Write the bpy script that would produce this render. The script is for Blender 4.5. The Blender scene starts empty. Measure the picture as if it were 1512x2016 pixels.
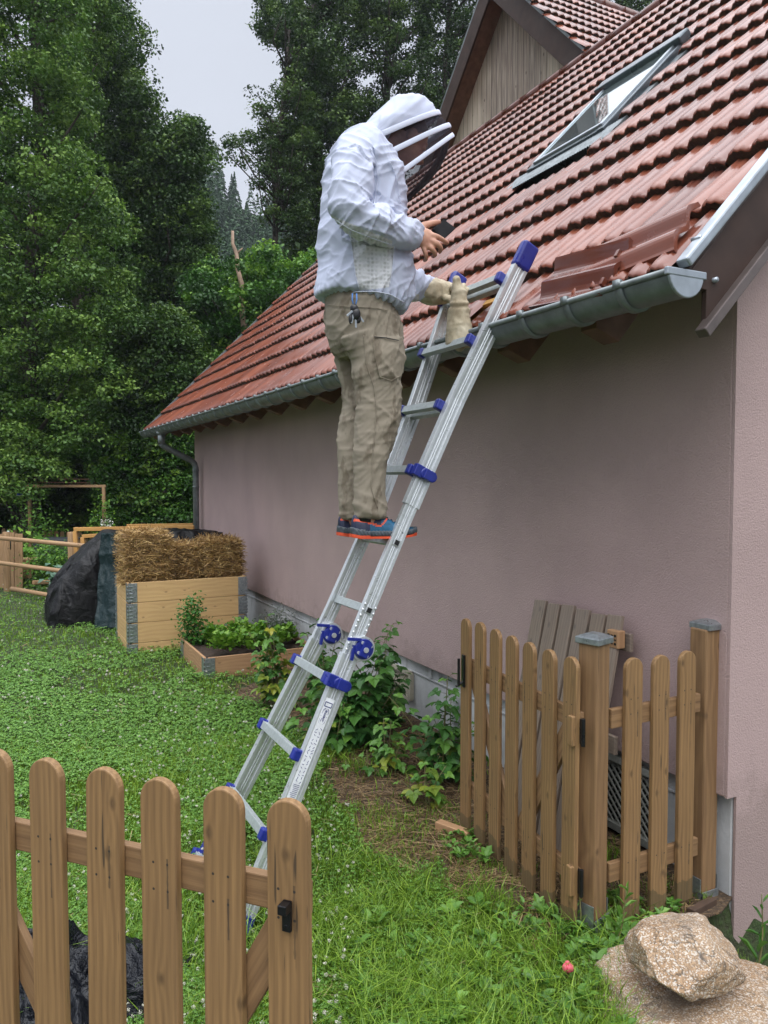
import bpy, bmesh, math, random
import numpy as np
from mathutils import Matrix, Vector
SC = bpy.context.scene
COL = SC.collection
R = math.radians
# ------------------------------------------------------------------ camera, sky, sun, exposure
F = 1514.0; PITCH = R(2.57); CAMP = np.array([0, 0, 1.68])
cd = bpy.data.cameras.new('camera'); cam = bpy.data.objects.new('camera', cd); COL.objects.link(cam)
cam.location = CAMP; cam.rotation_euler = (R(90) - PITCH, 0, 0)
cd.sensor_fit = 'VERTICAL'; cd.sensor_height = 36; cd.lens = 36 * F / 2016
cd.clip_start = .05; cd.clip_end = 600
SC.camera = cam
SUN_EL, SUN_AZ = R(50), R(172)       # azimuth clockwise from +Y: high, behind the camera's left shoulder
SC.world = bpy.data.worlds.new('World'); SC.world.use_nodes = True
wn = SC.world.node_tree; wn.nodes.clear()
def wnode(t): return wn.nodes.new(t)
sky = wnode('ShaderNodeTexSky'); sky.sky_type = 'NISHITA'; sky.sun_disc = False
sky.sun_elevation = SUN_EL; sky.sun_rotation = SUN_AZ
tc = wnode('ShaderNodeTexCoord'); sx = wnode('ShaderNodeSeparateXYZ'); wn.links.new(tc.outputs['Generated'], sx.inputs[0])
mr = wnode('ShaderNodeMapRange'); wn.links.new(sx.outputs['Z'], mr.inputs['Value'])      # an overcast sky is brighter overhead
mr.inputs['From Min'].default_value = .52; mr.inputs['From Max'].default_value = .95
cr = wnode('ShaderNodeMix'); cr.data_type = 'RGBA'; wn.links.new(mr.outputs[0], cr.inputs['Factor'])
cr.inputs['A'].default_value = (5.3, 5.6, 6.3, 1); cr.inputs['B'].default_value = (30, 31, 33, 1)
cn = wnode('ShaderNodeTexNoise'); cn.inputs['Scale'].default_value = 2.2; cn.inputs['Detail'].default_value = 4
wn.links.new(tc.outputs['Generated'], cn.inputs['Vector'])
m2 = wnode('ShaderNodeMapRange'); wn.links.new(cn.outputs['Fac'], m2.inputs['Value']); m2.inputs['To Min'].default_value = .93; m2.inputs['To Max'].default_value = 1.08
vm = wnode('ShaderNodeVectorMath'); vm.operation = 'SCALE'; wn.links.new(cr.outputs['Result'], vm.inputs[0]); wn.links.new(m2.outputs[0], vm.inputs['Scale'])
mx = wnode('ShaderNodeMix'); mx.data_type = 'RGBA'; mx.inputs['Factor'].default_value = .94
wn.links.new(sky.outputs[0], mx.inputs['A']); wn.links.new(vm.outputs[0], mx.inputs['B'])
bg = wnode('ShaderNodeBackground'); bg.inputs['Strength'].default_value = .1
wn.links.new(mx.outputs['Result'], bg.inputs['Color'])
wo = wnode('ShaderNodeOutputWorld'); wn.links.new(bg.outputs[0], wo.inputs['Surface'])
sl = bpy.data.lights.new('sun', 'SUN'); sl.energy = 1.2; sl.angle = R(50); sl.color = (1, .98, .94)
so = bpy.data.objects.new('sun', sl); COL.objects.link(so)
sdir = Vector((math.sin(SUN_AZ) * math.cos(SUN_EL), math.cos(SUN_AZ) * math.cos(SUN_EL), math.sin(SUN_EL)))
so.rotation_euler = sdir.to_track_quat('Z', 'Y').to_euler(); so.location = (-6, -6, 12)
SC.view_settings.view_transform = 'Standard'; SC.view_settings.look = 'None'
SC.view_settings.exposure = 0.42; SC.view_settings.gamma = 1
SC.cycles.max_bounces = 8; SC.cycles.transparent_max_bounces = 12
# ------------------------------------------------------------------ pixel <-> world, house frame
FW = np.array([0, math.cos(PITCH), -math.sin(PITCH)]); UP = np.array([0, math.sin(PITCH), math.cos(PITCH)]); RT = np.array([1., 0, 0])
Z = np.array([0, 0, 1.])
def ray(x, y): return FW + RT * (x - 756) / F + UP * (1008 - y) / F
def hit(x, y, n, p0): r = ray(x, y); n = np.asarray(n, float); return CAMP + r * ((np.asarray(p0) - CAMP) @ n) / (r @ n)
def gp(x, y, z=0.): return hit(x, y, (0, 0, 1), (0, 0, z))
def at(x, y, dep): return CAMP + ray(x, y) * dep          # point a given distance in front
def nrm(v): v = np.asarray(v, float); return v / (np.linalg.norm(v) + 1e-12)
HD = np.array([-0.45298, 0.89152, 0]); HN = np.array([0.89152, 0.45298, 0])   # along the wall / into the house
HC = np.array([1.33985, 2.97068, 0])
def W(t, o, z): return HC + HD * t - HN * o + Z * z
def hw(x, y, o):                                           # pixel on the plane o -> (t, z)
    q = hit(x, y, HN, W(0, o, 0)); return float((q - HC) @ HD), float(q[2])
def ht(x, y, t): return hit(x, y, HD, W(t, 0, 0))          # pixel on the cross plane t
rng = np.random.default_rng(7)
# ------------------------------------------------------------------ vector noise
def _h(i):
    i = i.astype(np.int64)
    v = (i[..., 0] * 73856093) ^ (i[..., 1] * 19349663) ^ (i[..., 2] * 83492791)
    v = (v ^ (v >> 13)) * 1274126177 & 0x7fffffff
    return ((v ^ (v >> 15)) & 0xffff) / 65535.0
def vn(p):
    p = np.asarray(p, float); i = np.floor(p); f = p - i; f = f * f * (3 - 2 * f); out = 0
    for a in (0, 1):
        for b in (0, 1):
            for c in (0, 1):
                w = (f[..., 0] if a else 1 - f[..., 0]) * (f[..., 1] if b else 1 - f[..., 1]) * (f[..., 2] if c else 1 - f[..., 2])
                out = out + w * _h(i + np.array([a, b, c]))
    return out
def fbm(p, o=4):
    s = 0; a = .5; p = np.asarray(p, float)
    for k in range(o): s = s + a * (vn(p) * 2 - 1); p = p * 2.03 + 17.3; a *= .5
    return s
def ridge(p): return 1 - np.abs(2 * vn(p) - 1)
# ------------------------------------------------------------------ materials
class G:
    def __init__(s, name):
        s.m = bpy.data.materials.new(name); s.m.use_nodes = True; s.t = s.m.node_tree
        s.b = s.t.nodes['Principled BSDF']; s.out = s.t.nodes['Material Output']
    def n(s, typ, ins=None, **at):
        nd = s.t.nodes.new('ShaderNode' + typ)
        for k, v in at.items(): setattr(nd, k, v)
        for k, v in (ins or {}).items(): s.set(nd.inputs[k], v)
        return nd
    def set(s, sock, v):
        if isinstance(v, bpy.types.NodeSocket): s.t.links.new(v, sock)
        elif isinstance(v, (tuple, list)) and len(v) == 3 and sock.type == 'RGBA': sock.default_value = (*v, 1)
        else: sock.default_value = v
    def p(s, **k):
        for a, v in k.items(): s.set(s.b.inputs[a.replace('_', ' ')], v)
    def co(s, scale=(1, 1, 1), kind='Object', rnd=False):
        c = s.n('TexCoord').outputs[kind]
        if rnd:
            oi = s.n('ObjectInfo').outputs['Random']
            cb = s.n('CombineXYZ', {0: s.math('MULTIPLY', oi, 3.7), 1: s.math('MULTIPLY', oi, 9.1), 2: s.math('MULTIPLY', oi, 23.3)}).outputs[0]
            c = s.n('VectorMath', {0: c, 1: cb}, operation='ADD').outputs[0]
        return s.n('VectorMath', {0: c, 1: scale}, operation='MULTIPLY').outputs[0]
    def noise(s, v, sc=5, det=4, rough=.55, dist=0): return s.n('TexNoise', {'Vector': v, 'Scale': sc, 'Detail': det, 'Roughness': rough, 'Distortion': dist}).outputs['Fac']
    def ramp(s, f, *st):
        r = s.n('ValToRGB', {'Fac': f}).color_ramp
        while len(r.elements) < len(st): r.elements.new(.5)
        for e, (po, c) in zip(r.elements, st):
            e.position = po; e.color = (*c, 1) if isinstance(c, tuple) else (c, c, c, 1)
        return s.t.nodes[-1].outputs['Color']
    def mix(s, f, a, b, mode='MIX'):
        nd = s.n('Mix', data_type='RGBA', blend_type=mode)
        s.set(nd.inputs['Factor'], f); s.set(nd.inputs['A'], a); s.set(nd.inputs['B'], b); return nd.outputs['Result']
    def math(s, op, a, b=0., c=0.): return s.n('Math', {0: a, 1: b, 2: c}, operation=op).outputs[0]
    def bump(s, h, st=.3, d=.01, nrmal=None):
        nd = s.n('Bump', {'Height': h, 'Strength': st, 'Distance': d})
        if nrmal: s.set(nd.inputs['Normal'], nrmal)
        return nd.outputs[0]
def plain(name, c, rough=.5, metal=0., var=.12, sc=30, bump=.1, bd=.002, spec=None, kind='Object'):
    g = G(name); v = g.co(kind=kind)
    f = g.noise(v, sc, 5)
    lo = tuple(x * (1 - var) for x in c); hi = tuple(min(1, x * (1 + var)) for x in c)
    g.p(Base_Color=g.ramp(f, (.3, lo), (.7, hi)), Metallic=metal)
    g.p(Roughness=g.ramp(g.noise(v, sc * .4, 3), (.3, max(.03, rough - .08)), (.7, min(1, rough + .08))))
    if spec is not None: g.p(Specular_IOR_Level=spec)
    if bump: g.p(Normal=g.bump(f, bump, bd))
    return g.m
def wood(name, dark, light, streak=(.03, .02, .012), rough=.6, rings=7., streaks=.5, knots=True, grey=0., nails=None):
    g = G(name); v = g.co(rnd=True)
    warp = g.noise(g.n('VectorMath', {0: v, 1: (3, 3, 1.2)}, operation='MULTIPLY').outputs[0], 1.6, 2)
    sv = g.n('VectorMath', {0: v, 1: (1, 1, .06)}, operation='MULTIPLY').outputs[0]
    fine = g.noise(g.n('VectorMath', {0: v, 1: (160, 160, 4)}, operation='MULTIPLY').outputs[0], 1, 3)
    x = g.n('SeparateXYZ', {0: sv})
    base = g.math('ADD', g.math('MULTIPLY', x.outputs[0], rings * 17), g.math('MULTIPLY', x.outputs[1], rings * 9))
    kx = g.n('SeparateXYZ', {0: v}); kv = g.n('CombineXYZ', {0: g.math('MULTIPLY', kx.outputs[0], 5.6), 1: g.math('MULTIPLY', kx.outputs[2], 3.6)}).outputs[0]
    vo = g.n('TexVoronoi', {'Vector': kv, 'Scale': 1.0, 'Randomness': 1.0}, voronoi_dimensions='2D')
    kd = vo.outputs['Distance']
    kin = g.math('DIVIDE', .22, g.math('ADD', kd, .07)) if knots else 0.
    ph = g.math('ADD', g.math('ADD', base, g.math('MULTIPLY', warp, 5.)), kin)
    wv = g.math('MULTIPLY_ADD', g.math('SINE', g.math('MULTIPLY', ph, 3.0)), .5, .5)
    f = g.math('MULTIPLY_ADD', wv, .22, g.math('MULTIPLY', fine, .82))
    big = g.noise(v, 3., 2)
    c = g.ramp(f, (.18, dark), (.8, light))
    c = g.mix(g.math('MULTIPLY', big, .55), c, tuple(.55 * (a + b) / 2 for a, b in zip(dark, light)))
    if knots: c = g.mix(g.ramp(kd, (.02, .6), (.065, 0.)), c, tuple(.35 * q for q in dark))
    st = g.noise(g.n('VectorMath', {0: v, 1: (75, 75, 5.5)}, operation='MULTIPLY').outputs[0], 1, 1)
    sm = g.ramp(st, (.70, 0.), (.74, 1.))
    c = g.mix(g.math('MULTIPLY', sm, streaks), c, streak)
    if nails:
        ov = g.n('SeparateXYZ', {0: g.co()}); oi = g.n('ObjectInfo').outputs['Random']; ax_ = g.math('ABSOLUTE', g.math('SUBTRACT', ov.outputs[0], g.math('MULTIPLY', g.math('SUBTRACT', oi, .5), .012))); tot = None
        for (nx_, nz_) in nails:
            dx_ = g.math('ABSOLUTE', g.math('SUBTRACT', ax_, nx_)); dz_ = g.math('SUBTRACT', nz_, ov.outputs[2]); L_ = g.math('MULTIPLY_ADD', g.noise(v, 3, 1), .12, .02)
            gate = g.math('LESS_THAN', g.math('FRACT', g.math('MULTIPLY', oi, 7.31 + 13 * nz_)), .62); sgn_ = g.math('GREATER_THAN', g.math('MULTIPLY', ov.outputs[0], g.math('SUBTRACT', g.math('FRACT', g.math('MULTIPLY', oi, 17.7 + nz_)), .25)), 0.)
            head = g.math('LESS_THAN', g.math('ADD', g.math('MULTIPLY', dx_, dx_), g.math('MULTIPLY', dz_, dz_)), .0000075); run = g.math('MULTIPLY', g.math('LESS_THAN', dx_, g.math('MULTIPLY_ADD', g.noise(v, 60, 1), .004, .0002)), g.math('MULTIPLY', g.math('GREATER_THAN', dz_, -.012), g.math('LESS_THAN', dz_, L_)))
            q_ = g.math('MAXIMUM', head, g.math('MULTIPLY', g.math('MULTIPLY', run, g.math('MULTIPLY', gate, sgn_)), g.math('MULTIPLY_ADD', g.noise(v, 8, 1), .9, .1))); tot = q_ if tot is None else g.math('MAXIMUM', tot, q_)
        c = g.mix(tot, c, (.018, .014, .012))
        c = g.mix(g.math('MULTIPLY', g.math('LESS_THAN', ov.outputs[2], g.math('MULTIPLY_ADD', g.noise(v, 14, 3), .16, .0)), .55), c, (.05, .045, .02))
    if grey: c = g.mix(g.math('MULTIPLY', g.noise(v, 2.5, 4), grey), c, (.22, .20, .19))
    g.p(Base_Color=c, Roughness=g.ramp(f, (0., rough + .15), (1., rough - .1)), Normal=g.bump(f, .45, .002))
    return g.m
def leafmat(name, a, b, c2, rough=.35, trans=.25, edge=None):
    g = G(name); at_ = g.n('Attribute', attribute_name='tint').outputs['Fac']
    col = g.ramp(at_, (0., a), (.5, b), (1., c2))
    g.p(Base_Color=col, Roughness=rough, Specular_IOR_Level=.4)
    tr = g.n('BsdfTranslucent', {'Color': g.mix(.5, col, (.35, .5, .08), 'MULTIPLY')})
    ms = g.n('MixShader', {0: trans, 1: g.b.outputs[0], 2: tr.outputs[0]})
    g.t.links.new(ms.outputs[0], g.out.inputs['Surface'])
    return g.m
# ------------------------------------------------------------------ mesh building
class MB:
    def __init__(s): s.v = []; s.f = []; s.mi = []; s.n = 0
    def add(s, V, Fs, mi=0):
        V = np.asarray(V, float).reshape(-1, 3); s.v.append(V)
        for f in Fs: s.f.append(tuple(int(i) + s.n for i in f)); s.mi.append(mi)
        s.n += len(V)
    def box(s, c, size, ax=None, mi=0):
        h = np.asarray(size, float) / 2
        P = np.array([[x, y, z] for z in (-1, 1) for y in (-1, 1) for x in (-1, 1)]) * h
        if ax is not None: P = P @ np.asarray(ax, float)
        s.add(P + np.asarray(c), [(0, 2, 3, 1), (4, 5, 7, 6), (0, 1, 5, 4), (2, 6, 7, 3), (0, 4, 6, 2), (1, 3, 7, 5)], mi)
    def beam(s, p0, p1, w, h, side=None, mi=0):
        p0 = np.asarray(p0, float); p1 = np.asarray(p1, float); t = nrm(p1 - p0)
        if side is None: side = np.cross(t, Z) if abs(t[2]) < .95 else np.array([1., 0, 0])
        side = nrm(np.asarray(side) - t * (np.asarray(side) @ t)); up = np.cross(side, t)
        s.box((p0 + p1) / 2, (w, h, np.linalg.norm(p1 - p0)), (side, up, t), mi)
    def loft(s, rings, caps=True, mi=0, closed=True):
        m = len(rings[0]); V = np.concatenate([np.asarray(r, float) for r in rings]); Fs = []
        for i in range(len(rings) - 1):
            for j in range(m if closed else m - 1):
                k = (j + 1) % m; Fs.append((i * m + j, i * m + k, (i + 1) * m + k, (i + 1) * m + j))
        if caps and closed: Fs.append(tuple(range(m - 1, -1, -1))); Fs.append(tuple(range((len(rings) - 1) * m, len(rings) * m)))
        s.add(V, Fs, mi)
    def tube(s, pts, rad, n=10, mi=0, side=None, ry=None, round_ends=False, pw=1.):
        pts = np.asarray(pts, float); k = len(pts); rad = np.broadcast_to(np.asarray(rad, float), (k,)).copy()
        ry = rad.copy() if ry is None else np.broadcast_to(np.asarray(ry, float), (k,)).copy()
        if round_ends:
            t0 = nrm(pts[0] - pts[1]); t1 = nrm(pts[-1] - pts[-2])
            def cap(p, t, a, b, order):
                return [(p + t * min(a, b) * math.sin(q), a * math.cos(q), b * math.cos(q)) for q in order]
            A = cap(pts[0], t0, rad[0], ry[0], (1.45, 1.1, .7, .35)); B = cap(pts[-1], t1, rad[-1], ry[-1], (.35, .7, 1.1, 1.45))
            pts = np.array([a[0] for a in A] + list(pts) + [b[0] for b in B])
            rad = np.array([a[1] for a in A] + list(rad) + [b[1] for b in B]); ry = np.array([a[2] for a in A] + list(ry) + [b[2] for b in B]); k = len(pts)
        T = np.gradient(pts, axis=0); an = np.linspace(0, 2 * math.pi, n, endpoint=False); rings = []; pu = None
        for i in range(k):
            t = nrm(T[i])
            if side is not None: u = np.asarray(side, float)
            elif pu is not None: u = pu
            else: u = np.cross(t, Z) if abs(t[2]) < .9 else np.array([1., 0, 0])
            u = nrm(u - t * (u @ t)); w = np.cross(t, u); pu = u
            ca, sa = np.cos(an), np.sin(an)
            ca = np.sign(ca) * np.abs(ca) ** pw; sa = np.sign(sa) * np.abs(sa) ** pw
            rings.append(pts[i] + np.outer(ca, u) * rad[i] + np.outer(sa, w) * ry[i])
        s.loft(rings, True, mi)
    def prism(s, poly, ext, mi=0, mis=None):
        P = np.asarray(poly, float); m = len(P); V = np.concatenate([P, P + np.asarray(ext)])
        s.add(V, [tuple(range(m - 1, -1, -1)), tuple(range(m, 2 * m))], mi)
        s.f += [(s.n - 2 * m + i, s.n - 2 * m + (i + 1) % m, s.n - m + (i + 1) % m, s.n - m + i) for i in range(m)]; s.mi += [mi if mis is None else mis] * m
    def grid(s, A, mi=0):
        A = np.asarray(A, float); a, b = A.shape[:2]
        s.add(A.reshape(-1, 3), [(i * b + j, i * b + j + 1, (i + 1) * b + j + 1, (i + 1) * b + j) for i in range(a - 1) for j in range(b - 1)], mi)
    def ell(s, c, r, ax=None, nu=20, nv=12, mi=0):
        u = np.linspace(0, 2 * math.pi, nu, endpoint=False); rings = []
        for q in np.linspace(-math.pi / 2 + .06, math.pi / 2 - .06, nv):
            P = np.stack([np.cos(u) * math.cos(q), np.sin(u) * math.cos(q), np.full(nu, math.sin(q))], 1) * np.asarray(r)
            if ax is not None: P = P @ np.asarray(ax)
            rings.append(P + np.asarray(c))
        s.loft(rings, True, mi)
    def mesh(s, name, mats, smooth=False):
        me = bpy.data.meshes.new(name); V = np.concatenate(s.v)
        me.from_pydata(V.tolist(), [], s.f)
        for m in (mats if isinstance(mats, (list, tuple)) else [mats]): me.materials.append(m)
        if len(me.materials) > 1: me.polygons.foreach_set('material_index', np.array(s.mi, np.int32))
        if smooth: me.polygons.foreach_set('use_smooth', np.ones(len(me.polygons), bool))
        me.update(); return me
    def build(s, name, mats, parent=None, smooth=False, bevel=0, fix=False):
        me = s.mesh(name, mats, smooth)
        if fix:
            bm = bmesh.new(); bm.from_mesh(me); bmesh.ops.recalc_face_normals(bm, faces=bm.faces); bm.to_mesh(me); bm.free()
        return link(name, me, parent, bevel)
def link(name, me, parent=None, bevel=0, M=None):
    o = bpy.data.objects.new(name, me); COL.objects.link(o)
    if M is not None: o.matrix_basis = M
    if parent is not None:
        o.parent = parent; o.matrix_parent_inverse = pm(parent).inverted()
    if bevel:
        b = o.modifiers.new('bevel', 'BEVEL'); b.width = bevel; b.segments = 2; b.limit_method = 'ANGLE'; b.angle_limit = R(40)
    return o
def pm(o):
    M = o.matrix_basis.copy()
    if o.parent is not None: M = pm(o.parent) @ o.matrix_parent_inverse @ M
    return M
def tag(o, label=None, cat=None, group=None, kind=None):
    if label: o['label'] = label
    if cat: o['category'] = cat
    if group: o['group'] = group
    if kind: o['kind'] = kind
    return o
def thing(name, label, cat, loc=(0, 0, 0), rz=0, group=None):
    o = bpy.data.objects.new(name, None); COL.objects.link(o); o.location = loc; o.rotation_euler = (0, 0, rz)
    o.matrix_basis = Matrix.Translation(Vector([float(a) for a in loc])) @ Matrix.Rotation(rz, 4, 'Z'); o.empty_display_size = .1
    return tag(o, label, cat, group)
def frame(org, x, y, z=None):
    x = nrm(x); y = np.asarray(y, float); y = nrm(y - x * (x @ y)); z = np.cross(x, y)
    return Matrix(((x[0], y[0], z[0], org[0]), (x[1], y[1], z[1], org[1]), (x[2], y[2], z[2], org[2]), (0, 0, 0, 1)))
def board(name, p0, p1, w, h, side, mat, parent, bevel=.003):
    """a board whose own z runs along its grain"""
    p0 = np.asarray(p0, float); p1 = np.asarray(p1, float); t = nrm(p1 - p0); side = np.asarray(side, float)
    side = nrm(side - t * (side @ t)); L = np.linalg.norm(p1 - p0)
    m = MB(); m.box((0, 0, L / 2), (w, h, L)); me = m.mesh(name, mat)
    return link(name, me, parent, bevel, frame(p0, side, np.cross(t, side)))
def fast_mesh(name, V, nper, mats, tint=None, smooth=False, mi=None):
    """V: (N, nper, 3) loose polygons"""
    N = len(V); me = bpy.data.meshes.new(name); me.vertices.add(N * nper); me.vertices.foreach_set('co', V.reshape(-1).astype(np.float32))
    me.loops.add(N * nper); me.loops.foreach_set('vertex_index', np.arange(N * nper, dtype=np.int32))
    me.polygons.add(N); me.polygons.foreach_set('loop_start', np.arange(0, N * nper, nper, dtype=np.int32))
    me.polygons.foreach_set('loop_total', np.full(N, nper, np.int32))
    for m in (mats if isinstance(mats, (list, tuple)) else [mats]): me.materials.append(m)
    if mi is not None: me.polygons.foreach_set('material_index', mi.astype(np.int32))
    if smooth: me.polygons.foreach_set('use_smooth', np.ones(N, bool))
    if tint is not None:
        a = me.attributes.new('tint', 'FLOAT', 'FACE'); a.data.foreach_set('value', np.clip(tint, 0, 1).astype(np.float32))
    me.update(calc_edges=True); return me
def verts(me):
    a = np.empty(len(me.vertices) * 3, np.float32); me.vertices.foreach_get('co', a); return a.reshape(-1, 3).astype(float)
def norms(me):
    a = np.empty(len(me.vertices) * 3, np.float32); me.vertex_normals.foreach_get('vector', a); return a.reshape(-1, 3).astype(float)
def setverts(me, V): me.vertices.foreach_set('co', V.reshape(-1).astype(np.float32)); me.update()
def fuse(mb, voxel=.008, smooth=4, name='tmp'):
    """melt overlapping closed pieces into ONE continuous surface"""
    me = mb.mesh(name, [])
    o = bpy.data.objects.new(name, me); COL.objects.link(o)
    bm = bmesh.new(); bm.from_mesh(me); bmesh.ops.recalc_face_normals(bm, faces=bm.faces); bm.to_mesh(me); bm.free()
    r = o.modifiers.new('r', 'REMESH'); r.mode = 'VOXEL'; r.voxel_size = voxel; r.use_smooth_shade = True
    if smooth: s = o.modifiers.new('s', 'SMOOTH'); s.factor = .5; s.iterations = smooth
    dg = bpy.context.evaluated_depsgraph_get(); dg.update()
    out = bpy.data.meshes.new_from_object(o.evaluated_get(dg)); bpy.data.objects.remove(o)
    out.name = name; out.polygons.foreach_set('use_smooth', np.ones(len(out.polygons), bool)); return out
def inpoly(X, Y, poly):
    c = np.zeros(X.shape, bool); n = len(poly)
    for i in range(n):
        x0, y0 = poly[i]; x1, y1 = poly[(i + 1) % n]
        if y0 == y1: continue
        k = ((y0 > Y) != (y1 > Y)) & (X < (x1 - x0) * (Y - y0) / (y1 - y0) + x0); c ^= k
    return c
def rot_frames(nv, rs):
    """for unit normals nv (N,3): random in-plane unit axes"""
    r = rs.normal(size=nv.shape); u = r - nv * np.sum(r * nv, 1, keepdims=True); u /= np.linalg.norm(u, axis=1, keepdims=True) + 1e-9
    return u, np.cross(nv, u)
def leaves(C, NV, size, aspect, rs, fold=.15):
    """kite-shaped leaves, (N,4,3)"""
    NV = NV / (np.linalg.norm(NV, axis=1, keepdims=True) + 1e-9); u, w = rot_frames(NV, rs); s = size[:, None]
    return np.stack([C - u * s * .5, C + w * s * aspect * .5 + NV * s * fold, C + u * s * .5, C - w * s * aspect * .5 + NV * s * fold], 1)
# ------------------------------------------------------------------ materials of the house
def plaster(name, c):
    g = G(name); v = g.co(); a = g.noise(v, 140, 3, .6); b = g.noise(v, 1.3, 4)
    st = g.noise(g.n('VectorMath', {0: v, 1: (2.6, 2.6, .4)}, operation='MULTIPLY').outputs[0], 1, 3)
    col = g.ramp(b, (.25, tuple(x * .84 for x in c)), (.75, tuple(x * 1.07 for x in c)))
    col = g.mix(g.math('MULTIPLY', g.ramp(st, (.5, 0.), (.8, 1.)), .12), col, (.2, .17, .15))
    col = g.mix(g.ramp(a, (.3, .22), (.5, 0.)), col, tuple(x * .6 for x in c))
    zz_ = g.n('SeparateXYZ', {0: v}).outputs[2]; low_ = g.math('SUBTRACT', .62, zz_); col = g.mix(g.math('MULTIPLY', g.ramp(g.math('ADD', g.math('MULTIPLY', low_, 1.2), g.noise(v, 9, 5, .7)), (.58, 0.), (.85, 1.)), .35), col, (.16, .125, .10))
    sp__ = g.noise(v, 5, 6, .7); col = g.mix(g.ramp(sp__, (.66, 0.), (.74, .28)), col, tuple(x * .72 for x in c))
    g.p(Base_Color=col, Roughness=.85, Normal=g.bump(a, .8, .005)); return g.m
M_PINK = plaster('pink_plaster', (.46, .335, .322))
def plinthmat():
    g = G('weathered_plinth_paint'); v = g.co(); a = g.noise(v, 45, 5); b = g.noise(v, 2.2, 6, .65)
    st = g.noise(g.n('VectorMath', {0: v, 1: (9, 9, 2.5)}, operation='MULTIPLY').outputs[0], 1, 5, .6, .5)
    col = g.ramp(b, (.3, (.33, .34, .34)), (.6, (.54, .55, .56)))
    col = g.mix(g.ramp(st, (.58, 0.), (.74, .5)), col, (.10, .095, .08))
    g.p(Base_Color=col, Roughness=.8, Normal=g.bump(a, .4, .004)); return g.m
M_PLINTH = plinthmat()
def tilemat():
    g = G('wet_clay_tile'); v = g.co(); t = g.n('Attribute', attribute_name='tint').outputs['Fac']
    b = g.noise(v, 5, 5); f = g.noise(v, 60, 4)
    col = g.ramp(t, (0., (.112, .031, .018)), (.5, (.178, .050, .028)), (1., (.26, .080, .043)))
    col = g.mix(g.ramp(b, (.45, 0.), (.75, .5)), col, (.17, .085, .075))
    col = g.mix(g.ramp(f, (.62, 0.), (.78, .5)), col, (.06, .045, .035))
    wet = g.noise(v, 9, 4)
    g.p(Base_Color=col, Roughness=g.ramp(wet, (.35, .13), (.7, .30)), Specular_IOR_Level=.55, Coat_Weight=.0, Coat_Roughness=.08, Normal=g.bump(g.noise(v, 35, 3), .12, .003)); return g.m
M_TILE = tilemat()
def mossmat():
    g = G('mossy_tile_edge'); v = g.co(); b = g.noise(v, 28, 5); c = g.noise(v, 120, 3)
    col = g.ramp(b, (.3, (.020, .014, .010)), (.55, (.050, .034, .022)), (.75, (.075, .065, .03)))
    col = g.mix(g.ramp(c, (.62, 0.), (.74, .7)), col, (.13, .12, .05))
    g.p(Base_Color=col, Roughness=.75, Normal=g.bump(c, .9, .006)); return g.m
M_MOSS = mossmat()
M_ZINC = plain('weathered_zinc', (.19, .215, .22), .42, .5, .25, 14, .25, .003)
M_ZLIGHT = plain('bright_zinc', (.36, .40, .44), .38, .6, .15, 18, .15, .002)
M_BROWN = plain('dark_brown_paint', (.050, .030, .024), .6, 0, .2, 9, .15, spec=.25)
M_BATTEN = plain('grey_brown_metal_trim', (.12, .095, .088), .35, .3, .2, 9, .1)
M_RAFTER = plain('reddish_rafter_wood', (.15, .075, .045), .7, 0, .3, 12, .3, .004)
M_DARK = plain('dark_soffit_boards', (.07, .045, .03), .8, 0, .3, 6)
M_YEL = plain('yellow_sheathing', (.42, .22, .045), .6, 0, .25, 12)
M_BLACKP = plain('black_plastic', (.014, .014, .016), .35)
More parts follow.
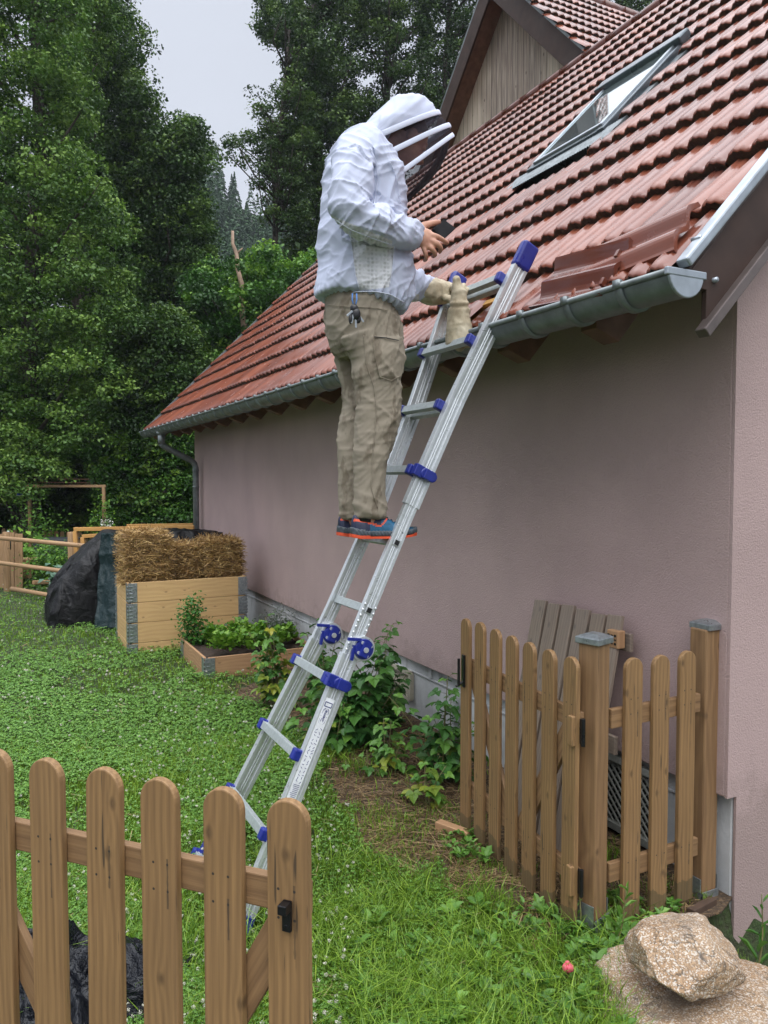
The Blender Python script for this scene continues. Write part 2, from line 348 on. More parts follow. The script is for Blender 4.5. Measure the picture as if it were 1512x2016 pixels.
# ------------------------------------------------------------------ tiled roofs
def tile_roof(name, P0, u, s, n, L, S, g, parent, skip=None, gap=None, tw=.2, step=.0125, hcol=True):
    rs = np.random.default_rng(3); nt = int(round(L / tw)); nr = int(round(S / g))
    k = int(round(tw / step)) + 1; U = np.linspace(0, tw, k)
    w = (U / (tw / 2)) % 1.0
    prof = .025 * np.clip((np.cos(2 * np.pi * (w - .5)) * .5 + .5), 0, 1) ** .8           # rolls between the pans
    prof += .0038 * np.cos(2 * np.pi * (w - .5) * 4) * (np.abs(w - .5) < .3)                # small ribs on the rolls
    prof[0] = prof[-1] = -.006
    quads = []; tint = []; mi = []
    for r in range(nr):
        for c in range(nt):
            cu, cs = (c + .5) * tw, (r + .5) * g
            if skip and skip(cu, cs): continue
            dz = rs.normal(0, .0016); ds = rs.normal(0, .004); tl = rs.normal(0, .012); tn = rs.random() * .8 + .1
            lo = r * g - .035 + ds; hi = (r + 1) * g + .005
            if r == nr - 1: hi = S
            vs = [lo, lo + .004, lo + .03, (lo + hi) / 2, hi]
            hb = [.036, .043, .044, .022, .0005]
            fade = [1, 1, 1, 1, .9]
            rows = []
            for a, (v, h, fd) in enumerate(zip(vs, hb, fade)):
                sag = -.004 * np.cos(2 * np.pi * (w - .5)) * (a == 0)                       # pans reach a little lower
                hh = h + prof * fd + dz + tl * (U - tw / 2) * .5
                rows.append(P0 + np.outer(c * tw + U, u) + np.outer(v + sag, s) + np.outer(hh, n))
            base = P0 + np.outer(c * tw + U, u) + np.outer(np.full(k, lo + .010), s) + np.outer(prof * .35 - .012 + rs.normal(0, .0015, k), n)
            rows = [base] + rows
            for a in range(len(rows) - 1):
                A, B = rows[a], rows[a + 1]
                quads.append(np.stack([A[:-1], A[1:], B[1:], B[:-1]], 1))
                tint += [tn] * (k - 1); mi += [1 if a == 0 else 0] * (k - 1)
    V = np.concatenate(quads); me = fast_mesh(name, V, 4, [M_TILE, M_MOSS], np.array(tint), False, np.array(mi))
    bm = bmesh.new(); bm.from_mesh(me); bmesh.ops.remove_doubles(bm, verts=bm.verts, dist=.0004); bm.to_mesh(me); bm.free()
    me.polygons.foreach_set('use_smooth', np.array([p.material_index == 0 for p in me.polygons], bool))
    return link(name, me, parent)
AL = R(45.6); SL = HN * math.cos(AL) + Z * math.sin(AL); RN = -HN * math.sin(AL) + Z * math.cos(AL)
T0, T1, SR = -.19, 9.58, 5.28; EV = W(0, .5, 2.357)
def rf(t, s, h=0.): return EV + HD * t + SL * s + RN * h
def rp(x, y, h=0.):
    q = hit(x, y, RN, EV + RN * h) - EV; return float(q @ HD), float(q @ SL)
house = thing('house', 'pink rendered house with a wet red tiled roof, ladder leaning on its gutter', 'house', W(4, -3, 0))
cs_ = [rp(1051, 318, .09), rp(1184, 172, .1), rp(1350, 62, .1), rp(1186, 250, .09)]; wx = ((cs_[2][0] + cs_[3][0]) / 2, (cs_[0][0] + cs_[1][0]) / 2, (cs_[0][1] + cs_[3][1]) / 2 - .03, (cs_[1][1] + cs_[2][1]) / 2); print('window', cs_, wx)                                # roof window t0,t1,s0,s1
hole = (1.02, 1.30)                                          # tiles taken off behind the ladder
def skip(u, s):
    t = u + T0
    if wx[0] - .06 < t < wx[1] + .06 and wx[2] - .1 < s < wx[3] + .05: return True
    if hole[0] < t < hole[1] and s < .36: return True
    return False
tile_roof('roof_tiles', rf(T0, 0), HD, SL, RN, T1 - T0, SR, SR / 15, house, skip)
m = MB()                                                     # deck below the tiles, and the far slope
A = [rf(T0 + .02, .03, -.03), rf(T1 - .02, .03, -.03), rf(T1 - .02, SR, -.03), rf(T0 + .02, SR, -.03)]
m.prism(A, -RN * .03)
SL2 = -HN * math.cos(AL) + Z * math.sin(AL); rdg = rf(0, SR, 0)
B = [rdg + HD * T0, rdg + HD * T1, rdg + HD * T1 + HN * 3.7 - Z * 3.78, rdg + HD * T0 + HN * 3.7 - Z * 3.78]
m.prism(B, -Z * .06); m.build('roof_deck', M_DARK, house, fix=True)
m = MB()                                                     # ridge tiles
q = T0
while q < T1:
    L = .36; m.tube([rf(q, SR + .01, .02) , rf(q + L + .03, SR + .01, .028)], [.062, .052], 12, side=Z); q += L
m.build('ridge_tiles', M_TILE, house, True)
m = MB()                                                     # yellow sheathing and battens where the tiles are off
m.prism([rf(.6, .02, -.022), rf(1.32, .02, -.022), rf(1.32, .72, -.022), rf(.6, .72, -.022)], RN * .006)
m.build('sheathing', M_YEL, house, fix=True)
m = MB(); m.beam(rf(.55, .27, .0), rf(1.4, .27, .0), .04, .022, SL); m.build('roof_batten', M_YEL, house, bevel=.002)
# walls
m = MB(); zt = 2.37 + .5 * math.tan(AL) - .05
m.box((W(0, 0, 0) + W(8.85, -.15, 0)) / 2 + Z * (.42 + zt) / 2, (8.85, .15, zt - .42), (HD, -HN, Z)); m.build('side_wall', M_PINK, house, bevel=.008)
m = MB(); pr = -3.2; zr = 2.37 + 3.7 * math.tan(AL) - .1
G5 = [W(0, -.052, -.8), W(0, -7.3, -.8), W(0, -7.3, 2.3), W(0, pr, zr), W(0, -.0, zt - .02), W(0, 0, .421), W(0, -.052, .421)]
G5b = [p + HD * .001 for p in G5]
m.prism(G5, -HD * .012); m.build('gable_wall', M_PINK, house, fix=True)
m = MB(); m.prism([W(8.84, -.1, -.2), W(8.84, -7.2, -.2), W(8.84, -7.2, 2.3), W(8.84, pr, zr), W(8.84, -.1, zt)], -HD * .1); m.box(W(4.4, -7.3, 1.1), (8.8, .1, 2.6), (HD, -HN, Z)); m.build('far_wall', M_PINK, house, fix=True)
m = MB(); m.box(W(4.42, -.12, .11), (8.83, .14, .615), (HD, -HN, Z)); m.build('plinth', M_PLINTH, house, bevel=.006)
m = MB()
for t in (.9, 2.35, 3.8, 5.3, 6.8):
    m.box(W(t, -.042, .39), (.035, .02, .10), (HD, -HN, Z))
m.box(W(4.42, -.044, .33), (8.7, .008, .012), (HD, -HN, Z))
m.build('plinth_joints', M_PLINTH, house, bevel=.003)
M_LAT = plain('cream_lattice', (.42, .39, .31), .6)
def lattice(name, t0, t1, z0, z1, pitch, mat, parent=house):
    m = MB(); o = -.044
    m.box(W((t0 + t1) / 2, -.048, (z0 + z1) / 2), (t1 - t0, .006, z1 - z0), (HD, -HN, Z), 1)  # flat black sheet standing in for the dark niche behind the slats
    n = int((t1 - t0 + z1 - z0) / pitch)
    for i in range(n + 1):
        for sgn in (1, -1):
            a = t0 - (z1 - z0) + i * pitch; p, q = (a, z0), (a + (z1 - z0), z1)
            if sgn < 0: p, q = (a, z1), (a + (z1 - z0), z0)
            lo, hi = max(p[0], t0), min(q[0], t1)
            if hi - lo < .01: continue
            f = lambda x: p[1] + (q[1] - p[1]) * (x - p[0]) / (q[0] - p[0])
            m.beam(W(lo, o + .004 * sgn + .004, f(lo)), W(hi, o + .004 * sgn + .004, f(hi)), .009, .006, HN)
    for (a, b, c, d) in ((t0, z0, t1, z0), (t1, z0, t1, z1), (t1, z1, t0, z1), (t0, z1, t0, z0)):
        m.beam(W(a, -.03, b), W(c, -.03, d), .03, .03, HN)
    return m.build(name, [mat, M_BLACKP], parent)
lattice('vent_lattice', .36, 1.0, .05, .37, .042, plain('grey_lattice', (.30, .31, .28), .6))
a = hw(785, 1335, -.04); lattice('vent_lattice', a[0] - .2, a[0] + .25, a[1] - .1, a[1] + .08, .034, M_LAT)
# rafters, near verge board, trims
rafts = []
for i in range(17):
    t = hw(1200, 640, .3)[0] + i * .575 - .01
    if t > 8.9: break
    c = [W(t, .42, 2.37 - .105), W(t, .42, 2.37 - .02 + .03), W(t, -.1, 2.37 + .6 * math.tan(AL) - .07), W(t, -.1, 2.37 + .6 * math.tan(AL) - .30), W(t, .30, 2.285 - .065)]
    mm = MB(); mm.prism([p - HD * .045 for p in c], HD * .09); mm.build('rafter_tail', M_RAFTER, house, bevel=.004, fix=True)
tv = -.215
A = ht(1338, 532, tv); Bp = ht(1379, 652, tv); Au = A + SL * .06
m = MB(); m.prism([A + HN * .03, A + SL * 5.25, Bp + SL * 5.25 + HN * .1, Bp, Bp + Z * .13, A - Z * .05], -HD * .022); m.build('verge_board', M_BROWN, house, bevel=.003, fix=True)
m = MB(); m.prism([A - SL * .0, A + SL * 5.27, A + SL * 5.27 + RN * .035, A + RN * .035], HD * .05 * -1); m.build('verge_trim', M_ZLIGHT, house, bevel=.008, fix=True)
m = MB(); Bq = ht(1382, 657, tv - .03); m.beam(Bq, Bq + SL * 5.2, .045, .035, HD); m.build('verge_batten', M_BATTEN, house, bevel=.004)
Bp = Bp + SL * .5
m = MB(); m.prism([Bp + HD * .02, Bp + HD * .25, Bp + HD * .25 + SL * 5.2, Bp + HD * .02 + SL * 5.2], RN * .015); m.build('verge_soffit', M_BROWN, house, fix=True)
m = MB(); m.prism([rf(T1, -.02, -.12), rf(T1, SR, -.12), rf(T1, SR, .06), rf(T1, -.02, .06)], HD * .02); m.build('far_verge_trim', M_ZINC, house, fix=True)
m = MB(); m.prism([rf(T1 - .03, -.02, -.03), rf(8.86, -.02, -.03), rf(8.86, .9, -.03), rf(T1 - .03, .9, -.03)], -RN * .12); m.build('far_soffit', M_RAFTER, house, fix=True)
for (x, y) in ((1378, 468), (1409, 551)):
    p = ht(x, y, tv - .03); m = MB(); m.tube([p + HD * .03, p - HD * .006], [.009, .009], 10); m.build('verge_bolt', M_ZLIGHT, house, True)
# gutter
GR = .074; GO = .535; GZ = 2.336; g0, g1 = -.237, 9.62
def garc(t, r, a0=180, a1=360, k=14, go=GO): return [W(t, go + r * math.cos(R(a)), GZ + r * math.sin(R(a))) for a in np.linspace(a0, a1, k)]
m = MB(); ts = np.linspace(g0, g1, 60)
m.grid([garc(t, GR) for t in ts]); m.grid([garc(t, GR - .003)[::-1] for t in ts])
m.tube([W(g0, GO + GR + .003, GZ), W(g1, GO + GR + .003, GZ)], .011, 10)
gut = m.build('gutter', M_ZINC, house, True)
for (t, dn) in ((g0, -1), (g1, 1)):
    m = MB(); m.prism(garc(t, GR + .004), HD * .012 * dn); m.box(W(t + .006 * dn, GO, GZ + .001), (.016, GR * 2 + .03, .026), (HD, -HN, Z)); 
    m.build('gutter_end_cap', M_ZLIGHT if dn < 0 else M_ZINC, gut, bevel=.004, fix=True)
bt = [hw(1220, 564, GO + GR)[0], hw(1132, 589, GO + GR)[0], hw(1028, 621, GO + GR)[0]]; stp = (bt[2] - bt[0]) / 2
t = bt[0]
while t < g1 - .1:
    m = MB(); w = .014
    for r in (GR + .004,):
        m.grid([[p + HD * q for p in garc(t, r + e, 185, 372, 18)] for q, e in ((-w, -.006), (-w, .006), (w, .006), (w, -.006))])
    m.box(W(t, GO + GR + .012, GZ + .004), (.03, .016, .03), (HD, -HN, Z)); m.build('gutter_bracket', M_ZINC, gut, True); t += stp
# downspout
to, zo = hw(318, 885, GO); tw_, zw_ = hw(384, 1000, .07)
pts = [W(to, GO, GZ - .05), W(to, GO, GZ - .2), W(to, GO - .03, GZ - .235), W(to - .01, .12, GZ - .42), W(to - .01, .08, GZ - .47), W(to - .01, .075, GZ - .54)]
m = MB(); m.tube([W(to, GO, GZ - .05), W(to, GO, GZ - .1)], [.075, .046], 16, side=HD); m.tube([W(to, GO, GZ - .09), W(to, GO, GZ - .215)], .047, 16, side=HD)
m.tube([W(to, GO, GZ - .2), W(to, GO - .012, GZ - .225), W(to, GO - .05, GZ - .25), W(to, .14, GZ - .43), W(to, .1, GZ - .47), W(to, .085, GZ - .53), W(to, .085, -.1)], .041, 16, side=HD)
for z in (GZ - .56, 1.55, .5): m.tube([W(to, .085, z - .012), W(to, .085, z + .012)], .046, 16, side=HD)
m.build('downspout', M_ZINC, house, True)
# roof window
M_FRAME = plain('grey_aluminium_frame', (.10, .12, .135), .3, .7, .1, 20)
M_LEAD = plain('pleated_lead_apron', (.16, .18, .19), .45, .4, .3, 30, .3, .004)
g = G('window_glass'); g.p(Base_Color=(.42, .50, .51), Roughness=.03, Metallic=.85); M_GLASS = g.m
a, b, c, e = wx
def bar(m, t0, s0, t1, s1, w, h0, h1): 
    p, q = rf(t0, s0, (h0 + h1) / 2), rf(t1, s1, (h0 + h1) / 2); m.beam(p, q, w, h1 - h0, np.cross(nrm(q - p), RN))
m = MB(); bar(m, a + .03, c, a + .03, e, .06, -.02, .082); bar(m, b - .03, c, b - .03, e, .06, -.02, .082); bar(m, a + .06, c + .035, b - .06, c + .035, .07, -.02, .078); bar(m, a + .06, e - .035, b - .06, e - .035, .07, -.02, .078)
rw = m.build('roof_window', M_FRAME, house, bevel=.006)
m = MB(); bar(m, a + .055, c + .05, a + .055, e - .06, .03, .075, .096); bar(m, b - .055, c + .05, b - .055, e - .06, .03, .075, .096); bar(m, a + .07, c + .065, b - .07, c + .065, .03, .075, .095); m.build('sash', M_ZLIGHT, rw, bevel=.004)
m = MB(); m.prism([rf(a + .06, c + .07, .08), rf(b - .06, c + .07, .08), rf(b - .06, e - .08, .08), rf(a + .06, e - .08, .08)], RN * .008); m.build('pane', M_GLASS, rw, fix=True)
m = MB(); bar(m, a - .02, e - .06, b + .02, e - .05, .12, .07, .125); m.build('shutter_housing', M_FRAME, rw, bevel=.012)
m = MB(); na = 90; aa = np.linspace(a - .12, b + .14, na)
m.grid([[rf(t, s, h + (.004 if i % 2 else -.004)) for i, t in enumerate(aa)] for s, h in ((c - .13, .055), (c - .08, .06), (c, .06), (c + .03, .06))]); m.build('apron', M_LEAD, rw, False)
m = MB(); m.prism([rf(a - .08, c, .012), rf(b + .08, c, .012), rf(b + .08, e + .06, .012), rf(a - .08, e + .06, .012)], RN * .03); m.build('flashing', M_LEAD, rw, fix=True)
# cross wing with plank gable behind the ridge
M_PLANK = None
def plankmat():
    g = G('weathered_planks'); v = g.co()
    x = g.n('SeparateXYZ', {0: v}).outputs[0]
    idx = g.math('FLOOR', g.math('DIVIDE', x, .115)); fr = g.math('FRACT', g.math('DIVIDE', x, .115))
    rnd = g.n('TexWhiteNoise', {'W': idx}, noise_dimensions='1D').outputs['Value']
    gr = g.noise(g.n('VectorMath', {0: v, 1: (55, 55, 2.2)}, operation='MULTIPLY').outputs[0], 1, 4)
    big = g.noise(g.n('VectorMath', {0: v, 1: (1.6, 1.6, .55)}, operation='MULTIPLY').outputs[0], 1, 3)
    col = g.ramp(gr, (.3, (.44, .345, .26)), (.7, (.72, .62, .50)))
    cen = g.math('SUBTRACT', .28, g.math('MULTIPLY', g.math('ABSOLUTE', g.math('ADD', x, -.25)), .42)); dk = g.math('MULTIPLY', g.ramp(g.math('ADD', big, cen), (.46, 0.), (.62, .92)), g.ramp(gr, (.3, 1.), (.7, .45)))
    col = g.mix(dk, col, (.13, .095, .08)); col = g.mix(g.math('MULTIPLY', rnd, .3), col, (.28, .21, .16))
    kn = g.n('TexVoronoi', {'Vector': g.n('VectorMath', {0: v, 1: (9, 9, 4)}, operation='MULTIPLY').outputs[0], 'Scale': 1.}).outputs['Distance']
    col = g.mix(g.ramp(kn, (.06, .8), (.11, 0.)), col, (.05, .03, .02))
    gap = g.math('LESS_THAN', fr, .06); col = g.mix(gap, col, (.02, .016, .012))
    g.p(Base_Color=col, Roughness=.8, Normal=g.bump(g.math('SUBTRACT', gr, gap), .5, .01)); return g.m
M_PLANK = plankmat()
ob = -3.22; L1, L2 = hw(942, 0, ob), hw(860, 232, ob); R1_, R2_ = hw(1029, 0, ob), hw(1157, 121, ob)
kl = (L2[1] - L1[1]) / (L2[0] - L1[0]); kr = (R2_[1] - R1_[1]) / (R2_[0] - R1_[0])
ta = (R1_[1] - L1[1] + kl * L1[0] - kr * R1_[0]) / (kl - kr); za = L1[1] + kl * (ta - L1[0]); sp = (abs(kl) + abs(kr)) / 2
print('wing apex', ta, za, kl, kr)
hwid = 3.2; wing = house
sp_a = math.atan(sp)
def gpt(dt, dz, o): return W(ta + dt, o, za - dz)
obj_w = -3.5
# plank wall in its own frame so that planks run upright
Mw = frame(W(ta, obj_w, za), -HD, HN); 
m = MB(); m.prism([(-hwid + .2, 0, -sp * (hwid - .2) - .1), (hwid - .2, 0, -sp * (hwid - .2) - .1), (0, 0, -.1)], (0, .1, 0)); m.box((0, .05, -sp * (hwid - .2) - 1.2), (2 * hwid - .4, .1, 2.2))
me = m.mesh('plank_gable', M_PLANK); link('plank_gable', me, house, 0, Mw)
for sg in (-1, 1):
    dv = nrm(HD * sg - Z * sp); nv = nrm(HD * sg * sp + Z); p0 = gpt(0, 0, ob)
    m = MB(); m.prism([p0, p0 + dv * (hwid * 1.45), p0 + dv * (hwid * 1.45) - nv * .24, p0 - Z * .24 / math.cos(sp_a)], HN * .03); m.build('gable_board', M_BROWN, house, bevel=.004, fix=True)
    m = MB(); m.prism([p0 + dv * .0 - nv * .0, p0 + dv * (hwid * 1.45), p0 + dv * (hwid * 1.45) + nv * .03, p0 + Z * .03 / math.cos(sp_a)], HN * .1 - HN * .0); m.build('gable_board_trim', M_ZINC, house, fix=True)
    m = MB(); q0 = gpt(0, .26, ob + -.04); m.prism([q0, q0 + dv * hwid * 1.4, q0 + dv * hwid * 1.4 + HN * .4, q0 + HN * .4], nv * .02); m.build('gable_soffit', M_RAFTER, house, fix=True)
dvr = nrm(-HD - Z * sp); Sw = hwid * math.sqrt(1 + sp * sp); P0 = gpt(0, 0, ob + .02) + dvr * Sw
tile_roof('wing_roof_tiles', P0 - HN * .06 + nrm(-HD * sp + Z) * .03, HN, -dvr, nrm(-HD * sp + Z), 6.0, Sw, Sw / 14, house)
m = MB()
dvl = nrm(HD - Z * sp); pa = gpt(0, 0, ob - .02)
m.prism([pa, pa + dvl * Sw, pa + dvl * Sw + HN * 6, pa + HN * 6], -Z * .06); m.prism([pa, pa + HN * 6, pa + dvr * Sw + HN * 6, pa + dvr * Sw], -Z * .06); m.build('wing_roof_deck', M_DARK, house, fix=True)
m = MB(); q = 0
while q < 6: m.tube([pa + Z * .03 + HN * q, pa + Z * .04 + HN * (q + .4)], [.1, .085], 10); q += .37
m.build('wing_ridge_tiles', M_TILE, house, True)
# loose clay tiles lying at the eave
def loose_tile(name, label, org, x, y, tn=.6):
    t = thing(name, label, 'roof tile', org); m = MB(); Wd, Ln = .24, .42; k = 25
    U = np.linspace(-Wd / 2, Wd / 2, k); w = ((U + Wd / 2) / (Wd / 2)) % 1
    pr_ = .030 * np.clip(np.cos(2 * np.pi * (w - .5)) * .5 + .5, 0, 1) ** .75
    rows_t = [[(uu, vv, hh + .012) for uu, hh in zip(U, pr_)] for vv in (-Ln / 2, -Ln / 2 + .05, 0, Ln / 2)]
    rows_b = [[(uu, vv, hh * .9 - .008) for uu, hh in zip(U, pr_)] for vv in (-Ln / 2, -Ln / 2 + .05, 0, Ln / 2)]
    m.grid(rows_t); m.grid([r[::-1] for r in rows_b])
    for a, b in ((rows_t[0], rows_b[0]), (rows_b[-1], rows_t[-1])): m.grid([b, a], 0)
    m.grid([[r[0] for r in rows_t], [r[0] for r in rows_b]]); m.grid([[r[-1] for r in rows_b], [r[-1] for r in rows_t]])
    for s in (-1, 1): m.box((s * Wd * .25, Ln / 2 - .03, .004), (.03, .016, .022))
    me = m.mesh('clay_body', M_TILE, False); a = me.attributes.new('tint', 'FLOAT', 'FACE'); a.data.foreach_set('value', np.full(len(me.polygons), tn, np.float32))
    link('clay_body', me, t, .002, frame(org, x, y))
    return t
q_ = W(hw(1136, 560, .55)[0], .55, 2.445); loose_tile('roof_tile', 'loose terracotta tile lying underside out on the gutter edge beside the ladder top', q_, nrm(Z * .86 + HN * .50 - HD * .08), nrm(-HD - Z * .04), .12)  # low tint puts the shade on its underside into the tile colour
q_ = rp(1246, 500, .07); loose_tile('roof_tile', 'loose pinkish tile with mossy end lying across the lowest tile row near the verge', rf(q_[0], q_[1] + .03, .068), nrm(SL + RN * .12 + HD * .13), nrm(HD - SL * .13))
print('hole px', rp(815, 690), rp(845, 655), rp(932, 645))
# ------------------------------------------------------------------ wood of the garden
M_PICK = wood('brown_stained_pine', (.150, .078, .028), (.365, .212, .086), streaks=.8, grey=.07, nails=((.017, .83), (.017, .775), (.02, .22)))
M_POST = wood('glazed_pine_post', (.15, .080, .036), (.33, .195, .092), streaks=.35, rings=4.)
M_GREY = wood('weathered_grey_boards', (.15, .105, .07), (.31, .235, .17), grey=.5, streaks=.7)
M_PINE = wood('fresh_pine_board', (.52, .31, .13), (.70, .47, .22), streak=(.30, .14, .05), streaks=.3, rings=3.)
M_PINE2 = wood('damp_pine_board', (.33, .18, .09), (.52, .31, .16), streaks=.4, rings=4.)
M_POLE = wood('round_fence_pole', (.28, .16, .075), (.46, .29, .15), streaks=.3, rings=3.)
M_ORANGE = wood('orange_pine_beam', (.48, .24, .06), (.65, .36, .11), streaks=.2, rings=3.)
M_MOSSW = plain('damp_dark_wood', (.07, .04, .025), .8, 0, .3, 20, .4)
M_GALV = plain('galvanised_steel', (.33, .36, .38), .35, .75, .25, 60, .15)
M_BLACKM = plain('black_ironwork', (.012, .012, .014), .35, .3, .2, 30)
def picket_mesh(w, h, th, mat, name='picket'):
    m = MB(); a = np.linspace(0, math.pi, 15)
    P = [(-w / 2, 0, 0), (w / 2, 0, 0)] + [(w / 2 * math.cos(q), 0, h - w / 2 + w / 2 * math.sin(q)) for q in a]
    m.prism(P, (0, th, 0)); return m.mesh(name, mat)
def picket_leaf(root, tops, zt, h, w, th, rails, back, braces, rz, rail_over=.03, mat=M_PICK):
    """tops: world points of the picket tops; back: direction from the pickets to their rails"""
    pm_ = picket_mesh(w, h, th, mat); bm = bmesh.new(); bm.from_mesh(pm_); bmesh.ops.recalc_face_normals(bm, faces=bm.faces); bm.to_mesh(pm_); bm.free()
    u = nrm(tops[-1] - tops[0]); u[2] = 0; u = nrm(u)
    for i, p in enumerate(tops):
        b = p.copy(); b[2] = zt - h + rng.normal(0, .003)
        uu = u if np.cross(u, back)[2] > 0 else -u
        o = link('picket', pm_, root, .003, frame(b, uu, back) @ Matrix.Rotation(rng.normal(0, .004), 4, 'Y'))
    a, b = tops[0] - u * rail_over, tops[-1] + u * rail_over
    for z0, hh in rails:
        q0, q1 = a.copy(), b.copy(); q0[2] = q1[2] = z0
        board('rail', q0 + back * (th + .0125), q1 + back * (th + .0125), hh, .022, Z, M_POST, root)
    for (f0, z0, f1, z1) in braces:
        q0, q1 = a + (b - a) * f0, a + (b - a) * f1; q0[2] = z0; q1[2] = z1
        board('brace', q0 + back * (th + .0125), q1 + back * (th + .0125), .07, .019, np.cross(nrm(q1 - q0), back), M_POST, root)
    return u
# left gate leaf in the foreground
zt = 1.08; pA, pB = gp(88, 1495, zt), gp(567, 1578, zt)
st = (pB - pA) / 4; tops = [pA + st * k for k in (-2, -1, 0, 1, 2, 3, 4)]
u = nrm(pB - pA); back = np.array([-u[1], u[0], 0]); back = back if back[1] > 0 else -back
def hz(x, y): return float(hit(x, y, back, pB + back * .02)[2])
zr1, zr2 = hz(527, 1725), hz(527, 1790)
lg = thing('garden_gate', 'brown picket gate leaf in the foreground, rounded tops, black catch at its free end', 'gate', tuple(tops[3] * [1, 1, 0]))
picket_leaf(lg, tops, zt, 1.0, .086, .019, [((zr1 + zr2) / 2, zr1 - zr2), (.27, .07)], back, [(.06, (zr1 + zr2) / 2 - .03, .52, .2), (.955, (zr1 + zr2) / 2 - .04, .56, .2)], 0)
q = hit(568, 1800, back, pB); m = MB(); m.box(q - back * .006, (.018, .008, .058), (u, back, Z)); m.box(q - back * .016 + Z * .02, (.018, .022, .018), (u, back, Z)); m.tube([q - back * .011 - Z * .018, q - back * .008 - Z * .018], .004, 8); m.build('catch', M_BLACKM, lg, bevel=.002)
# right gate leaf, swung open
zt = 1.032; pA, pB = gp(1121, 1293, zt), gp(915, 1215, zt); tops = [pA + (pB - pA) * k / 6 for k in range(7)]
u2 = nrm(pB - pA); back2 = HN.copy()
back2 = nrm(np.array([u2[1], -u2[0], 0])); back2 = back2 if back2 @ HN > 0 else -back2
rg = thing('garden_gate', 'brown picket gate leaf swung open towards the house wall, hinged on the capped post', 'gate', tuple(tops[3] * [1, 1, 0]))
picket_leaf(rg, tops, zt, 1.0, .083, .019, [(.80, .07), (.22, .07)], back2, [(.07, .77, .45, .23), (.93, .77, .55, .23)], 0, .035)
q = tops[-1] * [1, 1, 0] + Z * .78
m = MB(); m.box(q - back2 * .006, (.024, .01, .15), (u2, back2, Z)); m.tube([q - back2 * .03 + Z * .06, q - back2 * .03 - Z * .065], .007, 8); m.tube([q - back2 * .005 - Z * .05, q - back2 * .045 - Z * .07], .006, 8); m.build('latch', M_BLACKM, rg, bevel=.002)
post1 = gp(1163, 1836, 0); post2 = post1 + HN * .575
for z in (.77, .22):
    q = (tops[0] + u2 * -.04) * [1, 1, 0] + Z * z; m = MB(); m.box(q + back2 * .02 - u2 * .0, (.05, .006, .09), (u2, back2, Z)); m.tube([q - u2 * .02 + back2 * .02 - Z * .05, q - u2 * .02 + back2 * .02 + Z * .05], .008, 10); m.build('hinge', M_BLACKM, rg, bevel=.001)
    m = MB(); m.box(q + u2 * .012 + back2 * .0, (.028, .03, .11), (u2, back2, Z)); m.build('hinge_block', M_PICK, rg, bevel=.004)
def gate_post(name, label, p, top, ax, bot=.1, lean=0.):
    t = thing(name, label, 'post', tuple(p)); tp = p + Z * top + HN * lean
    b0 = p + Z * bot; tt = nrm(tp - b0); m = MB(); L = np.linalg.norm(tp - b0); m.box((0, 0, L / 2), (.082, .082, L)); me = m.mesh('timber', M_POST)
    link('timber', me, t, .007, frame(b0, ax, np.cross(tt, ax)))
    m = MB(); ay = np.cross(Z, ax); m.box(tp + Z * .008, (.1, .1, .024), (ax, ay, Z)); m.loft([[tp + Z * .02 + ax * x * r + ay * y * r for x, y in ((-1, -1), (1, -1), (1, 1), (-1, 1))] for r, in ((.048,), )] + [[tp + Z * .032 + ax * x * .02 + ay * y * .02 for x, y in ((-1, -1), (1, -1), (1, 1), (-1, 1))]]); m.build('cap', M_GALV, t, bevel=.003, fix=True)
    if bot > .02:
        m = MB(); 
        for s in (-1, 1): m.box(p + ax * s * .047 + Z * (bot / 2 + .0), (.004, .08, bot + .12), (ax, ay, Z))
        m.box(p + Z * (bot - .006), (.09, .08, .008), (ax, ay, Z)); m.box(p + Z * (bot / 2 - .02), (.04, .04, bot), (ax, ay, Z)); m.box(p - ay * .047 + Z * (bot / 2 + .0), (.09, .004, bot + .02), (ax, ay, Z)); m.build('post_shoe', M_GALV, t, bevel=.001)
    return t
axp = nrm(HN * .9 + HD * .25)
gate_post('gate_post', 'square brown post with zinc cap between open gate leaf and fixed pickets', post1, 1.085, axp, .07)
gate_post('gate_post', 'square brown post with zinc cap standing against the corner of the house', post2, 1.085, HN, .03, .014)
fp = thing('garden_fence', 'short fixed panel of three pickets between the two capped posts', 'fence', tuple((post1 + post2) / 2))
tp3 = [post1 + HN * q - HD * .055 + Z * 1.02 for q in (.145, .285, .425)]
picket_leaf(fp, tp3, 1.02, .98, .083, .019, [(.80, .072), (.225, .072)], HD, [], 0, .09)
# ------------------------------------------------------------------ weathered pallet leaning on the wall behind the gate
pc = ht(1130, 1190, 0.0)
t0 = hw(1055, 1190, .07)[0]; t1 = hw(1232, 1200, .07)[0]; ztp = hw(1130, 1195, .07)[1]; print('pallet', t0, t1, ztp)
pal = thing('pallet', 'weathered grey wooden pallet leaning upright on the wall behind the gate', 'pallet', W((t0 + t1) / 2, .3, 0))
wd = t0 - t1; bw = wd / 6.3
for i in range(6):
    tt = t1 + wd * (i + .5) / 6
    board('deck_board', W(tt - .08, .38, -.02), W(tt, .075, ztp + rng.normal(0, .006)), bw * .88, .02, HD, M_GREY, pal, .004)
for f in (.06, .5, .9):
    a_, b_ = W(t1 - .10 * (1 - f) - .02, .38 + (.075 - .38) * f - .045, ztp * f), W(t0 - .10 * (1 - f) + .02, .38 + (.075 - .38) * f - .045, ztp * f)
    board('cross_board', a_, b_, .08, .02, Z, M_GREY, pal, .003)
pb = W(t1 + .02, .075 + .03, ztp - .09); m = MB(); m.box(pb + np.array([0, 0, 0]), (.066, .045, .078), (HD, -HN, Z)); blk = m.build('stamped_block', M_PINE2, pal, bevel=.004)
m = MB(); 
